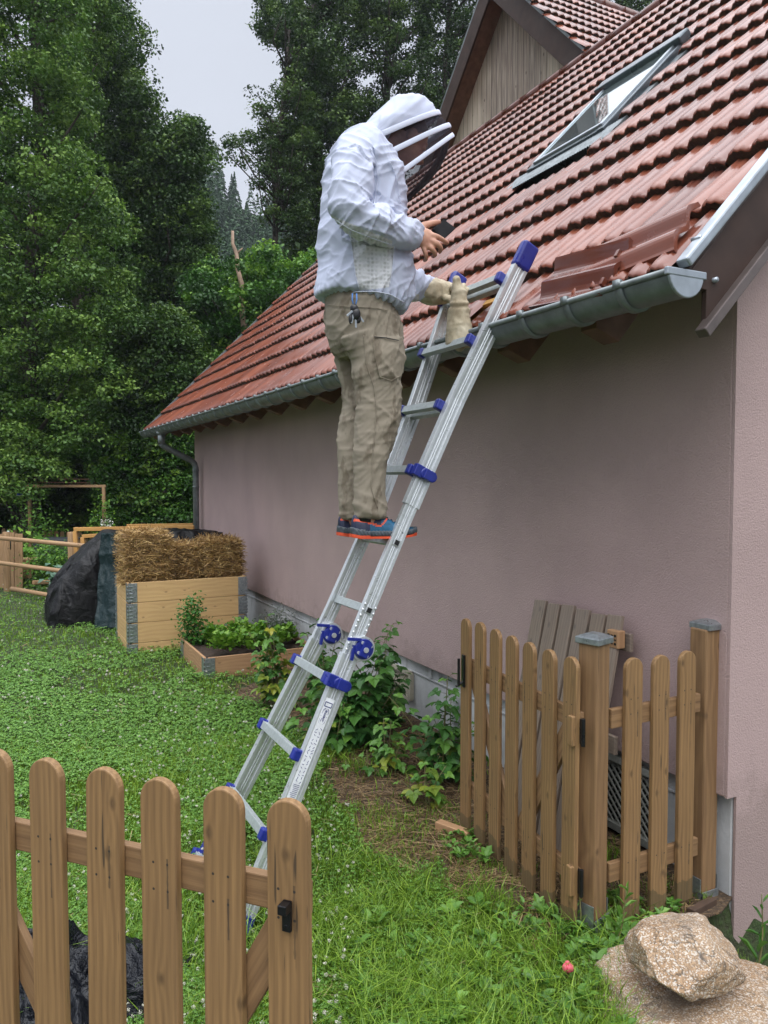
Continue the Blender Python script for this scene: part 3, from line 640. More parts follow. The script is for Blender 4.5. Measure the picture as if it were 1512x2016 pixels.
for r_ in range(3):
    for k_ in range(3): m.box(pb - HN * .0257 + HD * (.02 - .02 * k_) + Z * (.018 - .018 * r_), (.012, .001, .006 if (r_ + k_) % 2 else .010), (HD, -HN, Z))
m.build('burnt_stamp', M_BLACKM, blk)
# grey fleece bundle behind the pickets
def rag(name, label, cat, org, sx, sy, h, mat, seed, ax=(HN, HD), n=46, group=None, prof=None, rough=.03, fold=9):
    a = np.linspace(-1, 1, n); U, V_ = np.meshgrid(a, a); r = np.sqrt(np.abs(U) ** 2.4 + np.abs(V_) ** 2.4)
    base = np.clip(1 - r, 0, 1) ** .6 if prof is None else prof(U, V_)
    P = np.stack([U * fold * .5 + seed, V_ * fold * .5, U * 0 + seed * .3], -1)
    hh = h * base * (.75 + .5 * vn(P * .6)) + rough * (ridge(P) ** 2) * np.clip(base * 3, 0, 1) + rough * .5 * ridge(P * 2.3)
    du = (vn(P * .9 + 5) - .5) * .3; dv = (vn(P * .9 + 11) - .5) * .3
    X = org + (U + du * .4)[..., None] * sx * ax[0] + (V_ + dv * .4)[..., None] * sy * ax[1] + hh[..., None] * Z
    m = MB(); m.grid(X); o = m.build(name, mat, None, True); s = o.modifiers.new('t', 'SOLIDIFY'); s.thickness = .004
    return tag(o, label, cat, group)
M_FLEECE = plain('grey_fleece', (.14, .145, .15), .8, 0, .3, 14, .5, .01)
m = MB(); a = np.linspace(0, 1, 30); 
X = np.array([[W(.62 + .42 * v + .05 * math.sin(7 * u_), .07 + .13 * (1 - u_) + .025 * math.sin(9 * v + 5 * u_), .47 * u_ * (1 - .45 * abs(v * 2 - .6))) for v in a] for u_ in a]); m.grid(X)
o = m.build('fleece_sheet', M_FLEECE, None, True); tag(o, 'grey fleece sheet heaped against the plinth behind the pickets', 'sheet'); s = o.modifiers.new('t', 'SOLIDIFY'); s.thickness = .004
tag(board('timber_offcut', gp(862, 1625, .03), gp(925, 1648, .03), .05, .045, Z, M_PINE2, None, .003), 'short timber offcut lying on straw at the end of the open gate leaf', 'timber')
tag(board('timber_offcut', post2 - HD * .10 - HN * .17 + Z * .015, post2 - HD * .08 - HN * .02 + Z * .015, .04, .03, Z, M_MOSSW, None, .003), 'dark timber offcut on the ground behind the boulder', 'timber')
# ------------------------------------------------------------------ stones
def granite():
    g = G('speckled_granite'); v = g.co(rnd=True); a = g.noise(v, 190, 3, .7); b = g.noise(v, 4, 4); c = g.n('TexVoronoi', {'Vector': v, 'Scale': 260.}).outputs['Color']
    sp = g.n('SeparateXYZ', {0: c}).outputs[0]
    col = g.ramp(b, (.3, (.34, .21, .11)), (.55, (.40, .275, .165)), (.75, (.45, .36, .27)))
    col = g.mix(g.ramp(a, (.42, .6), (.55, 0.)), col, (.10, .065, .045)); col = g.mix(g.ramp(sp, (.72, 0.), (.8, .7)), col, (.62, .58, .52))
    col = g.mix(g.ramp(g.noise(v, 7, 5, .65), (.52, 0.), (.66, .7)), col, (.15, .12, .095))
    ck = g.noise(v, 5, 4, .6, 1.2); col = g.mix(g.ramp(g.math('ABSOLUTE', g.math('SUBTRACT', ck, .5)), (.0, .8), (.012, 0.)), col, (.05, .04, .03))
    g.p(Base_Color=col, Roughness=.7, Normal=g.bump(a, .7, .004)); return g.m
M_STONE = granite()
def stone(name, label, c, r, seed, cuts, ax=(RT, np.array([0, 1., 0]), Z), group=None):
    bm = bmesh.new(); bmesh.ops.create_icosphere(bm, subdivisions=6, radius=1); me = bpy.data.meshes.new(name); bm.to_mesh(me); bm.free()
    V = verts(me)
    for nx, ny, nz, dd in cuts:
        n_ = nrm((nx, ny, nz)); k = V @ n_ - dd; V = V - np.outer(np.clip(k, 0, 9) * .9, n_)
    V = V * (1 + .13 * fbm(V * 1.7 + seed, 3) + .05 * fbm(V * 5 + seed, 4) - .03 * ridge(V * 3.1 + seed) ** 6)[:, None]; V += .012 * fbm(V * 22 + seed, 2)[:, None] * V
    V = (V * np.asarray(r)) @ np.asarray(ax) + c; setverts(me, V); me.materials.append(M_STONE)
    me.polygons.foreach_set('use_smooth', np.ones(len(me.polygons), bool)); return tag(link(name, me), label, 'stone', group)
stone('boulder', 'rounded tan granite boulder resting on the flat slab', at(1352, 1880, 2.37) - Z * .008, (.180, .16, .122), 3.1, [(-.35, -.7, .75, .66), (.45, -.85, -.05, .7), (.85, -.15, .6, .66), (-.6, -.35, -.7, .7), (.15, -.5, -.85, .7), (-.1, .2, .95, .72), (-.95, -.2, .1, .85)])
stone('flat_stone', 'long flat tan granite slab in the corner under the boulder', gp(1440, 2010, .02), (.46, .25, .11), 8.4, [(0.05, -.1, 1, .60), (.5, -.3, .9, .66), (-.5, .2, .8, .60), (-.2, -.7, .7, .7), (.7, .2, .7, .75), (-.8, -.5, .2, .8), (.2, -.95, .3, .8)])
stone('flat_stone', 'small mossy stone half sunk in weeds left of the boulder', gp(1250, 1950, .0), (.15, .18, .115), 5.2, [(0, -.2, 1, .7), (-.9, -.3, .1, .75)])
# ------------------------------------------------------------------ raised beds of pallet collars
def collar_bed(name, label, A, wx_, wy_, z0, tiers, th=.195, mat=M_PINE, mat2=M_PINE):
    t = thing(name, label, 'raised bed', tuple(A)); X, Y = HN, HD
    for k in range(tiers):
        z = z0 + th * (k + .5)
        for (p, q, s) in ((A, A + X * wx_, 1), (A + Y * wy_, A + Y * wy_ + X * wx_, 1)): board('board', p + Z * z + X * .02, q + Z * z - X * .02, th - .004, .021, Z, mat, t, .003)
        for (p, q) in ((A, A + Y * wy_), (A + X * wx_, A + X * wx_ + Y * wy_)): board('board', p + Z * z + Y * .02, q + Z * z - Y * .02, th - .004, .021, Z, mat2, t, .003)
        for (cx, cy) in ((0, 0), (1, 0), (0, 1), (1, 1)):
            c = A + X * wx_ * cx + Y * wy_ * cy + Z * z; sx_, sy_ = (1 if cx == 0 else -1), (1 if cy == 0 else -1); m = MB()
            m.box(c + X * .035 * sx_ - Y * .013 * sy_, (.085, .004, th - .012), (X, Y, Z)); m.box(c + Y * .035 * sy_ - X * .013 * sx_, (.004, .085, th - .012), (X, Y, Z))
            for f in (-.075, -.045, -.01, .025, .06):
                m.box(c - X * .013 * sx_ - Y * .013 * sy_ + Z * f, (.014, .014, .018), (X, Y, Z)); m.box(c + X * .02 * sx_ - Y * .017 * sy_ + Z * f, (.03, .006, .010), (X, Y, Z)); m.box(c + X * .06 * sx_ - Y * .017 * sy_ + Z * (f + .012), (.008, .006, .008), (X, Y, Z))
            m.build('corner_hinge', M_GALV, t, bevel=.0015)
    return t
M_SOIL = plain('dark_soil', (.045, .028, .018), .9, 0, .4, 18, .9, .02)
A1 = gp(255, 1287, 0.); b1 = collar_bed('raised_bed', 'tall new pine raised bed of four stacked collars filled with straw bales', A1, 1.14, .78, -.1, 4)
A2 = gp(405, 1337, 0.); b2 = collar_bed('raised_bed', 'low single collar raised bed full of lettuce in front of the tall one', A2, .98, .86, -.02, 1, .2, M_PINE2, M_PINE2)
def soil(name, A, wx_, wy_, z, parent):
    a = np.linspace(.01, .99, 40); m = MB(); m.grid([[A + HN * wx_ * p + HD * wy_ * q + Z * (z + .02 * float(fbm(np.array([p * 6, q * 6, 1.]))))for p in a] for q in a]); return m.build(name, M_SOIL, parent, True)
soil('soil_fill', A1, 1.14, .78, .6, b1); soil('soil_fill', A2, .98, .86, .13, b2)
# straw bales
def strawmat(name, a, b):
    g = G(name); t = g.n('Attribute', attribute_name='tint').outputs['Fac']; v = g.co()
    col = g.ramp(t, (0., tuple(x * .35 for x in a)), (.4, a), (1., b)); g.p(Base_Color=g.mix(g.math('MULTIPLY', g.noise(v, 5, 3), .4), col, tuple(x * .6 for x in a)), Roughness=.6); return g.m
M_STRAW = strawmat('straw', (.30, .17, .055), (.66, .46, .18))
def stalks(C, D, L, w, rs):
    """thin folded stalks: C centres, D unit directions -> (N,4,3)"""
    r = rs.normal(size=D.shape); s = np.cross(D, r); s /= np.linalg.norm(s, axis=1, keepdims=True) + 1e-9
    a, b = C - D * L[:, None] / 2, C + D * L[:, None] / 2; q = s * w[:, None] / 2
    return np.stack([a - q, a + q, b + q, b - q], 1)
def bale(label, c, sz, seed):
    rs = np.random.default_rng(seed); N = 8500; t = thing('straw_bale', label, 'straw bale', tuple(c), 0, 'straw bales heaped in the tall raised bed')
    p = rs.uniform(-1, 1, (N, 3)); ax = rs.integers(0, 3, N); sg = rs.choice([-1, 1], N); p[np.arange(N), ax] = sg * rs.uniform(.86, 1.0, N)
    pr2 = p / np.maximum(1, (np.sum(np.abs(p) ** 4.6, 1) ** (1 / 4.6)))[:, None]
    D = rs.normal(size=(N, 3)) * [1.0, .8, .42]; D[np.arange(N), ax] *= .45; D /= np.linalg.norm(D, axis=1, keepdims=True)
    C = pr2 * np.asarray(sz) / 2; C *= (1 + .09 * fbm(C * 7 + seed, 3))[:, None]
    Mx = np.array([HN, HD, Z]); Cw = C @ Mx + c; Dw = D @ Mx
    Q = stalks(Cw, Dw, rs.uniform(.05, .21, N), rs.uniform(.0028, .006, N), rs)
    link('straw_skin', fast_mesh('straw_skin', Q, 4, M_STRAW, np.clip(rs.normal(.5, .28, N), 0, 1)), t)
    bm = bmesh.new(); bmesh.ops.create_icosphere(bm, subdivisions=4, radius=1); me = bpy.data.meshes.new('straw_core'); bm.to_mesh(me); bm.free(); V = verts(me)
    V = V / (np.sum(np.abs(V) ** 4.8, 1) ** (1 / 4.8))[:, None]; V = V * np.asarray(sz) / 2 * .93; V *= (1 + .09 * fbm(V * 7 + seed, 3))[:, None]; setverts(me, V @ Mx + c); me.materials.append(M_STRAW)
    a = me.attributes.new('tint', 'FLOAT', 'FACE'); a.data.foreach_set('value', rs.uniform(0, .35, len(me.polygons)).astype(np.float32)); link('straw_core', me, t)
bale('tallest straw bale, at the left end of the raised bed, loose and ragged', A1 + HN * .20 + HD * .33 + Z * .885, (.42, .58, .54), 1)
bale('low straw bale sunk between the two outer bales in the raised bed', A1 + HN * .60 + HD * .50 + Z * .79, (.33, .56, .42), 2)
bale('neat straw bale with a flat top at the wall end of the raised bed', A1 + HN * .97 + HD * .36 + Z * .83, (.33, .56, .44), 3)
# ------------------------------------------------------------------ tarpaulins
def foil(name, c, rough, sc=7):
    g = G(name); v = g.co(); a = g.noise(v, sc, 5, .6, .6); g.p(Base_Color=c, Roughness=rough, Specular_IOR_Level=.3, Normal=g.bump(a, .7, .05)); return g.m
M_TARPB = foil('black_tarpaulin', (.003, .003, .004), .5); M_TARPG = foil('dark_green_tarpaulin', (.004, .017, .019), .5, 9); M_FOIL = foil('black_sheeting', (.005, .006, .009), .2, 12)
o0 = gp(205, 1050, 1.03)
def tarp_surface(n1=120, n2=150):
    # a: around the perimeter profile (left toe -> top -> wall), b: front toe -> top -> back
    rows = []
    for i, b in enumerate(np.linspace(0, 1, n1)):
        row = []
        for j, a in enumerate(np.linspace(0, 1, n2)):
            x = -.60 + 2.63 * a; y = -.16 + 1.0 * b
            ex = np.clip((x + .60) / .66, 0, 1); ey = np.clip((y + .16) / .2, 0, 1)
            z = 1.02 * (ex ** .5) * (1 - (1 - ey) ** 2.2) ** .9 * (1 - .06 * np.clip(x - .9, 0, 2))
            back_ = np.clip((.84 - y) / .2, 0, 1); z *= back_ ** .5
            row.append((x, y, z))
        rows.append(row)
    P = np.array(rows); q = np.stack([P[..., 0] * 4.2 + P[..., 2] * 1.1, P[..., 1] * 4, P[..., 2] * 1.2], -1)
    f = ridge(q) ** 2; f2 = ridge(q * 2.6 + 9) ** 2; steep = np.clip(1 - np.abs(P[..., 2] - .5) * 1.2, .25, 1)
    P[..., 1] -= (.11 * f + .04 * f2) * steep; P[..., 0] -= (.08 * ridge(q[..., [1, 0, 2]] * 1.3 + 3) ** 2) * steep; P[..., 2] += .025 * (vn(q * 1.3) - .5) + .015 * f2 * (P[..., 2] > .8)
    P[..., 2] = np.clip(P[..., 2], .0, 2)
    return (o0 * [1, 1, 0]) + P[..., :1] * HN + P[..., 1:2] * HD + P[..., 2:] * Z
m = MB(); m.grid(tarp_surface()); o = m.build('tarpaulin', M_TARPB, None, True); tag(o, 'black tarpaulin draped over a heap behind the tall raised bed', 'tarpaulin')
def sheet_px(name, label, cols, rows_, fn, mat, amp=.03, fr=5., solid=.003):
    X = np.array([[fn(a, b) for a in np.linspace(0, 1, cols)] for b in np.linspace(0, 1, rows_)])
    q = np.stack([X[..., 0] * fr, X[..., 1] * fr, X[..., 2] * fr * .5], -1); X = X + (amp * (ridge(q) ** 2) + amp * .4 * ridge(q * 2.4))[..., None] * np.array([-.25, -.95, .1])
    m = MB(); m.grid(X); o = m.build(name, mat, None, True); s = o.modifiers.new('t', 'SOLIDIFY'); s.thickness = solid; return tag(o, label, 'tarpaulin')
def gt(a, b):
    xl = 203 - 12 * b; xr = 247 - 8 * b; y = 1049 + 187 * b ** .9; dpt = 8.72 - .32 * b ** 1.5 + .12 * math.cos(a * 3) * .5
    return at(xl + (xr - xl) * a, y, dpt)
sheet_px('tarpaulin', 'dark green tarpaulin strip hanging down beside the tall raised bed', 30, 60, gt, M_TARPG, .05, 6)
sheet_px('tarpaulin', 'crumpled black flap with white eyelet next to the green tarpaulin', 24, 40, lambda a, b: at(243 + 30 * a, 1058 + 80 * b - 6 * a, 8.45 + .15 * a), M_TARPB, .05, 7)
m = MB(); c = at(238, 1114, 8.28); m.tube([c, c + np.array([0, -.01, 0])], [.022, .022], 14); m.build('eyelet', plain('white_eyelet', (.6, .6, .6), .4), None); e_ = bpy.data.objects['eyelet']; e_.parent = bpy.data.objects['tarpaulin.002']; 
rag('plastic_sheet', 'crumpled black plastic sheeting on the grass behind the foreground gate', 'sheeting', gp(60, 2010, -.02), .44, .30, .085, M_FOIL, 4.4, (RT, np.array([0, 1., 0])), 110, rough=.10, fold=5.5)
# ------------------------------------------------------------------ far end of the garden
rf_ = thing('rail_fence', 'fence of three round wooden rails at the end of the lawn', 'fence', tuple(gp(140, 1165, 0)))
a_, b_ = gp(-60, 1055, .8), gp(187, 1078, .8); dv_ = nrm(b_ - a_)
for z, ext in ((.8, 0), (.44, -.35), (.09, -.6)):
    p, q = a_ * [1, 1, 0] + Z * (z + .01), b_ * [1, 1, 0] + dv_ * ext + Z * z
    if z < .2: p = p + dv_ * 1.2
    L = np.linalg.norm(q - p); m = MB(); m.tube([(0, 0, 0), (0, 0, L * .5), (0, 0, L)], [.034, .031, .029], 12); me = m.mesh('rail', M_POLE, True); tt = nrm(q - p); link('rail', me, rf_, 0, frame(p, Z, np.cross(tt, Z)))
for x in (138, 10):
    p = gp(x, 1166, 0); L = .88; m = MB(); m.tube([(0, 0, -.1), (0, 0, L)], [.05, .048], 12); link('post', m.mesh('post', M_POLE, True), rf_, .004, Matrix.Translation(Vector(p + np.array([0, .07, 0]))))
pg_ = thing('plank_gate', 'upright plank panel at the left end of the rail fence', 'gate', tuple(at(10, 1150, 11.6)))
for k in range(7):
    x = -62 + 16.5 * k; p0, p1 = at(x, 1158, 11.6), at(x, 1050 + rng.normal(0, 1), 11.6); board('plank', p0, p1, .118, .025, RT, M_POLE, pg_, .003)
p0 = at(17, 1082, 11.45); m = MB(); m.tube([p0, p0 + Z * .17, p0 + Z * .2, p0 + Z * .25], [.036, .036, .014, .014], 14, side=RT); m.tube([p0 + Z * .25, p0 + Z * .28], .017, 12, side=RT, mi=1)
tag(m.build('bottle', [plain('dark_bottle', (.02, .04, .05), .15), plain('pale_cap', (.4, .5, .5), .4)], None, True), 'dark bottle with pale cap standing at the plank panel', 'bottle')
tr_ = thing('trestle', 'new orange pine trestle standing behind the black tarpaulin', 'frame', tuple(at(155, 1120, 10.3)))
for (xa, ya, xb, yb, dp, w) in ((146, 1042, 382, 1038, 10.2, .05), (148, 1046, 153, 1130, 10.2, .05), (162, 1056, 205, 1053, 10.0, .045), (163, 1058, 167, 1130, 10.0, .05), (250, 1035, 380, 1033, 10.5, .04)):
    board('beam', at(xa, ya, dp), at(xb, yb, dp), w, w, Z if abs(yb - ya) < 20 else RT, M_ORANGE, tr_, .003)
pe = thing('pergola', 'small wooden garden arch overgrown with climbing plants', 'pergola', tuple(at(60, 1070, 13.4)))
for (xa, ya, xb, yb, dp, w) in ((40, 957, 208, 957, 13.4, .045), (58, 957, 60, 1085, 13.4, .05), (204, 957, 206, 1085, 13.4, .05)): board('beam' if xb - xa > 9 else 'post', at(xa, ya, dp), at(xb, yb, dp), w, w, Z if xb - xa > 9 else RT, M_POLE, pe, .003)
for (xa, ya, xb, yb) in ((55, 942, 208, 944), (55, 949, 208, 951), (56, 942, 57, 1075), (207, 944, 208, 1075)): board('rear_bar', at(xa, ya, 14.3), at(xb, yb, 14.3), .022, .022, Z if xb - xa > 9 else RT, M_RAFTER, pe, 0)
c = at(40, 968, 13.35); m = MB(); m.tube([c + Z * .085, c + Z * .05], .003, 6); m.tube([c + Z * .05, c + Z * .035, c, c - Z * .045, c - Z * .06], [.01, .035, .05, .054, .064], 18, side=RT, mi=1); m.tube([c - Z * .062, c - Z * .07], [.066, .066], 18, side=RT, mi=2)
tag(m.build('bell', [M_BLACKM, plain('blue_enamel', (.02, .06, .35), .25), plain('white_rim', (.55, .55, .55), .4)], None, True), 'small blue bell hanging from the end of the garden arch', 'bell')
pf = thing('picket_fence', 'distant low picket fence behind the vegetable patch', 'fence', tuple(at(130, 1110, 15.)))
pmh = picket_mesh(.075, .9, .02, M_POLE)
for k in range(-2, 17):
    x = 30 + 11.5 * k
    if 60 < x < 80: continue
    p = at(x, 1040 + (x * .05), 15.); link('picket', pmh, pf, 0, Matrix.Translation(Vector((p[0], p[1], p[2] - .9))))
for y in (1066, 1100): board('rail', at(0, y, 15.05), at(225, y + 8, 15.05), .06, .02, Z, M_POLE, pf, 0)
m = MB(); M_ANTH = plain('anthracite_boards', (.035, .038, .045), .5, 0, .2, 8)
pl = thing('planter', 'dark grey boarded planter box in the vegetable patch', 'planter', tuple(at(105, 1100, 12.6)))
for k in range(3): board('board', at(66, 1069 + 15 * k, 12.6), at(135, 1070 + 15 * k, 12.6), .115, .03, Z, M_ANTH, pl, .004)
m = MB(); a0, a1 = at(66, 1062, 12.6), at(135, 1063, 12.6); m.prism([a0, a1, a1 + np.array([0, .6, 0]), a0 + np.array([0, .6, 0])], -Z * .03); m.build('rim', M_ANTH, pl, fix=True, bevel=.004)
m = MB(); m.box(at(52, 1118, 11.9), (.3, .3, .3)); o = m.build('wooden_crate', M_POLE, None, bevel=.01); tag(o, 'pale wooden step box beside the plank panel', 'box')
tag(board('garden_edging', at(65, 1147, 11.3), at(118, 1145, 11.7), .06, .06, Z, M_POLE, None, .01), 'low round timber edging in front of the vegetable patch', 'edging')
# ------------------------------------------------------------------ ladder
M_ALU = plain('brushed_aluminium', (.60, .63, .65), .34, .6, .06, 70, .04, .0005)
M_ALU2 = plain('dull_aluminium_rung', (.42, .46, .46), .42, .5, .12, 60, .08, .0005)
M_BLUE = plain('blue_plastic', (.012, .022, .21), .32, 0, .12, 20, .05)
M_LABEL = plain('white_label', (.72, .74, .78), .4)
M_INK = plain('label_ink', (.02, .03, .16), .5)
LU = nrm(HN * .4936 + Z); LN = nrm(-HN + Z * .4936)
def lad(t, z, off=0.): return W(t, 1.75 - .4936 * z, z) + LN * off
def rt_(z): return float(np.interp(z, [0, 1., 1.5, 2., 2.72], [.70, .765, .785, .785, .715]))
def lt_(z): return float(np.interp(z, [0, 1., 1.5, 2., 2.72], [1.25, 1.09, 1.085, 1.14, 1.30]))
ladder = thing('ladder', 'telescopic aluminium ladder with blue joints leaning on the gutter', 'ladder', tuple(lad(.95, 0)))
def stile(name, fn, z0, z1, dp, wd, sgn, mat=M_ALU):
    """channel section with grooves on its broad outer face"""
    prof = [(-1, -1), (-1, -.62), (-.72, -.56), (-.72, -.30), (-.9, -.26), (-.9, -.18), (-.72, -.14), (-.72, -.02), (-.9, .02), (-.9, .08), (-.6, .12), (-.6, .48), (-.95, .54), (-.95, 1), (.9, 1), (.9, -1)]
    rings = []
    for z in np.linspace(z0, z1, 8):
        c = lad(fn(z), z); rings.append([c + HD * (a * wd / 2 * sgn) + LN * (-b * dp / 2) for a, b in prof])
    m = MB(); m.loft(rings); return m.build(name, mat, ladder, bevel=.0012, fix=True)
stile('lower_stile', rt_, -.03, .965, .074, .034, 1); stile('lower_stile', lt_, .05, .965, .074, .034, 1)
stile('inner_stile', rt_, .5, 1.9, .060, .026, 1); stile('inner_stile', lt_, .5, 1.9, .060, .026, 1)
stile('upper_stile', rt_, 1.56, 2.62, .074, .034, 1); stile('upper_stile', lt_, 1.56, 2.62, .074, .034, 1)
for fn in (rt_, lt_):
    zf = -.085 if fn is rt_ else 0.; m = MB(); m.beam(lad(fn(0), zf), lad(fn(.13), zf + .13), .085, .042, LN); m.build('foot', M_BLUE, ladder, bevel=.008)
    m = MB(); m.beam(lad(fn(2.59), 2.59), lad(fn(2.70), 2.70), .084, .046, LN); m.build('end_cap', M_BLUE, ladder, bevel=.012)
def rung(z, t0, t1, off, brackets=True, mat=M_ALU2):
    a, b = lad(t0, z, off), lad(t1, z, off); m = MB(); m.beam(a, b, .032, .027, LU)
    for k in (-.011, 0, .011): m.beam(a + LU * .016 + LN * k, b + LU * .016 + LN * k, .003, .004, LU)
    o = m.build('rung', mat, ladder, bevel=.002)
    if brackets:
        for t, s in ((t0, 1), (t1, -1)):
            m = MB(); c = lad(t + .012 * s, z, off - .004); m.box(c, (.034, .05, .046), (HD, LN, LU)); m.box(c - LN * .028 - HD * s * .006, (.02, .03, .075), (HD, LN, LU)); m.build('rung_bracket', M_BLUE, o, bevel=.007)
for z in (.30, .58, .86): rung(z, rt_(z) - .005, lt_(z) + .015, .048)
rung(.02, rt_(.02) + .02, lt_(.02) + .02, .048)
for z in (1.14, 1.41, 1.97, 2.53): rung(z, rt_(z) + .012, lt_(z) - .012, 0.0, False)
for z in (1.69, 1.97, 2.255, 2.53): rung(z, rt_(z) + .02, lt_(z) + .022, .048)
for z in (1.14, 1.41):
    c = lad(rt_(z) - .012, z, .0); m = MB(); m.box(c - HD * .002, (.004, .03, .03), (HD, LN, LU)); m.build('rung_socket_rim', M_ALU, ladder, bevel=.002)
    m = MB(); m.box(c - HD * .0045, (.004, .02, .02), (HD, LN, LU)); m.build('rung_socket', M_BLACKP, ladder)  # black plate painted in for the darkness inside the square hole
for z, fs in ((1.69, ((rt_, -1),)), (.86, ((rt_, -1),))):
    for fn, s in fs:
        c = lad(fn(z) + .026 * s, z, .012); m = MB(); m.tube([c - HD * .008, c + HD * .014 * -1], [.026, .022], 18, side=LN); m.tube([c - LN * .034 - HD * .008, c - LN * .034 - HD * .02], [.024, .02], 18, side=LN); m.box(c - LN * .017 - HD * .012, (.018, .05, .044), (HD, LN, LU)); m.box(c + LN * .03 - HD * -.006, (.03, .045, .05), (HD, LN, LU)); m.build('locking_lever', M_BLUE, ladder, bevel=.005)
for fn in (rt_, lt_):
    z = 1.0; c = lad(fn(z) - .008, z + .005, -.035); m = MB()
    m.tube([c + HD * .02, c - HD * .024], [.05, .05], 28, side=LN, mi=1); m.tube([c - HD * .02, c - HD * .034], [.043, .040], 28, side=LN); m.box(c - HD * .04 + LU * .0, (.014, .036, .06), (HD, LN, LU)); m.beam(c - HD * .028 + LN * .03 + LU * .03, c - HD * .028 + LN * .085 + LU * .012, .012, .012, HD)
    m.beam(c - HD * .022 + LN * .045, c - HD * .022 + LN * .03 - LU * .06, .012, .012, HD)
    for q in range(4): m.tube([c - HD * .036 + (LN * math.cos(q * 1.57 + .8) + LU * math.sin(q * 1.57 + .8)) * .03, c - HD * .037 + (LN * math.cos(q * 1.57 + .8) + LU * math.sin(q * 1.57 + .8)) * .03], .007, 8, mi=1)
    m.tube([c - HD * .045, c - HD * .052], .011, 12, mi=1); m.build('hinge', [M_BLUE, M_ALU], ladder, bevel=.002, fix=True)
for fn in (rt_,):
    m = MB()
    for z in list(np.arange(.98, 1.16, .022)):
        for s in (-1, 1): m.ell(lad(fn(z) - .013, z, .026 * s), (.006, .006, .007), nu=8, nv=6)
    m.build('rivets', M_ALU, ladder, True)
# label on the near stile
def onface(z, off, h=.0): return lad(rt_(z), z, off) - HD * (.0165 + h)
m = MB(); zs = np.linspace(.40, .80, 6); m.grid([[onface(z, .0315 - .002 * 0, .0008), onface(z, -.008, .0008)] for z in zs]); m.v[0] = m.v[0]; lb = m.build('label', M_LABEL, ladder)
m = MB(); rs = np.random.default_rng(5)
for z in np.arange(.50, .70, .0125):
    for k in range(2): 
        p = onface(z + rs.normal(0, .002), .002 + .017 * k, .0016); a = rs.uniform(0, 3.14); dd = LU * math.cos(a) + LN * math.sin(a); m.beam(p - dd * rs.uniform(.003, .007), p + dd * rs.uniform(.003, .007), .0018, .0006, np.cross(dd, HD))
for z in np.arange(.405, .49, .006): m.beam(onface(z, -.004, .0016), onface(z, rs.uniform(.015, .028), .0016), .0016, .0006, LU)
for (z, a, b) in ((.785, -.004, .027), (.77, -.004, .027)): m.beam(onface(z, a, .0016), onface(z, b, .0016), .003, .0006, LU)
m.beam(onface(.77, -.004, .0016), onface(.785, -.004, .0016), .003, .0006, LN); m.beam(onface(.77, .027, .0016), onface(.785, .027, .0016), .003, .0006, LN)
for q in np.linspace(0, 2 * math.pi, 40, endpoint=False): p = onface(.735 + .026 * math.sin(q) * 0, .0118, .0016) + LU * .031 * math.copysign(abs(math.cos(q)) ** .5, math.cos(q)) + LN * .0135 * math.copysign(abs(math.sin(q)) ** .5, math.sin(q)); m.ell(p, (.0013, .0013, .0013), nu=6, nv=4)
m.build('label_print', M_INK, lb)
tcu = bpy.data.curves.new('lettering', 'FONT'); tcu.body = 'Gierre'; tcu.size = .019; tcu.align_x = 'CENTER'; tcu.align_y = 'CENTER'; tcu.extrude = .0003; tcu.offset = .0003
to_ = bpy.data.objects.new('lettering', tcu); COL.objects.link(to_); dg = bpy.context.evaluated_depsgraph_get(); me = bpy.data.meshes.new_from_object(to_.evaluated_get(dg)); bpy.data.objects.remove(to_)
me.materials.append(M_INK); link('lettering', me, lb, 0, frame(onface(.735, .0118, .0018), LU, np.cross(-HD, LU)))
# ------------------------------------------------------------------ the person
TP = .93
def PP(x, y, l=0.): return ht(x, y, TP + l)
def px(P): return float((np.asarray(P) - CAMP) @ FW) / F
def limb(m, rows, n=22, re=True, pw=1.):
    P = np.array([PP(r[0], r[1], r[2]) for r in rows]); ry = [r[3] * px(p) for r, p in zip(rows, P)]; ra = [r[4] for r in rows]
    K = (len(P) - 1) * 4 + 1; q = np.arange(len(P)); qq = np.linspace(0, len(P) - 1, K)
    def cr(Y):
        Y = np.asarray(Y, float); T = np.gradient(Y, axis=0); i = np.clip(np.floor(qq).astype(int), 0, len(P) - 2); u = (qq - i)
        if Y.ndim > 1: u = u[:, None]
        h = Y[i] * (2 * u ** 3 - 3 * u ** 2 + 1) + T[i] * (u ** 3 - 2 * u ** 2 + u) + Y[i + 1] * (-2 * u ** 3 + 3 * u ** 2) + T[i + 1] * (u ** 3 - u ** 2); return h
    m.tube(cr(P), np.maximum(cr(ra), .002), n, side=HD, ry=np.maximum(cr(ry), .002), round_ends=re, pw=pw)
person = thing('person', 'person in white beekeeper jacket with veil hood and khaki trousers standing on the ladder', 'person', tuple(W(TP, 1.054, 1.41)))
def skinmat():
    g = G('skin'); v = g.co(); a = g.noise(v, 14, 3); g.p(Base_Color=g.ramp(a, (.35, (.44, .21, .14)), (.65, (.56, .31, .21))), Roughness=.5, Normal=g.bump(g.noise(v, 260, 3), .15, .001)); g.b.inputs['Subsurface Weight'].default_value = .08; g.b.inputs['Subsurface Radius'].default_value = (.01, .004, .002); return g.m
M_SKIN = skinmat()
def clothmat(name, c, rough, wsc=900, var=.12, stain=None, b=.25):
    g = G(name); v = g.co(); big = g.noise(v, 6, 4); col = g.ramp(big, (.3, tuple(x * (1 - var) for x in c)), (.7, c))
    if stain:
        s = g.noise(g.n('VectorMath', {0: v, 1: (9, 9, 4)}, operation='MULTIPLY').outputs[0], 1.6, 4, .62); col = g.mix(g.ramp(s, (.53, 0.), (.6, .75)), col, stain)
    g.p(Base_Color=col, Roughness=rough, Normal=g.bump(g.noise(v, wsc, 2), b, .001), Specular_IOR_Level=.25); return g.m
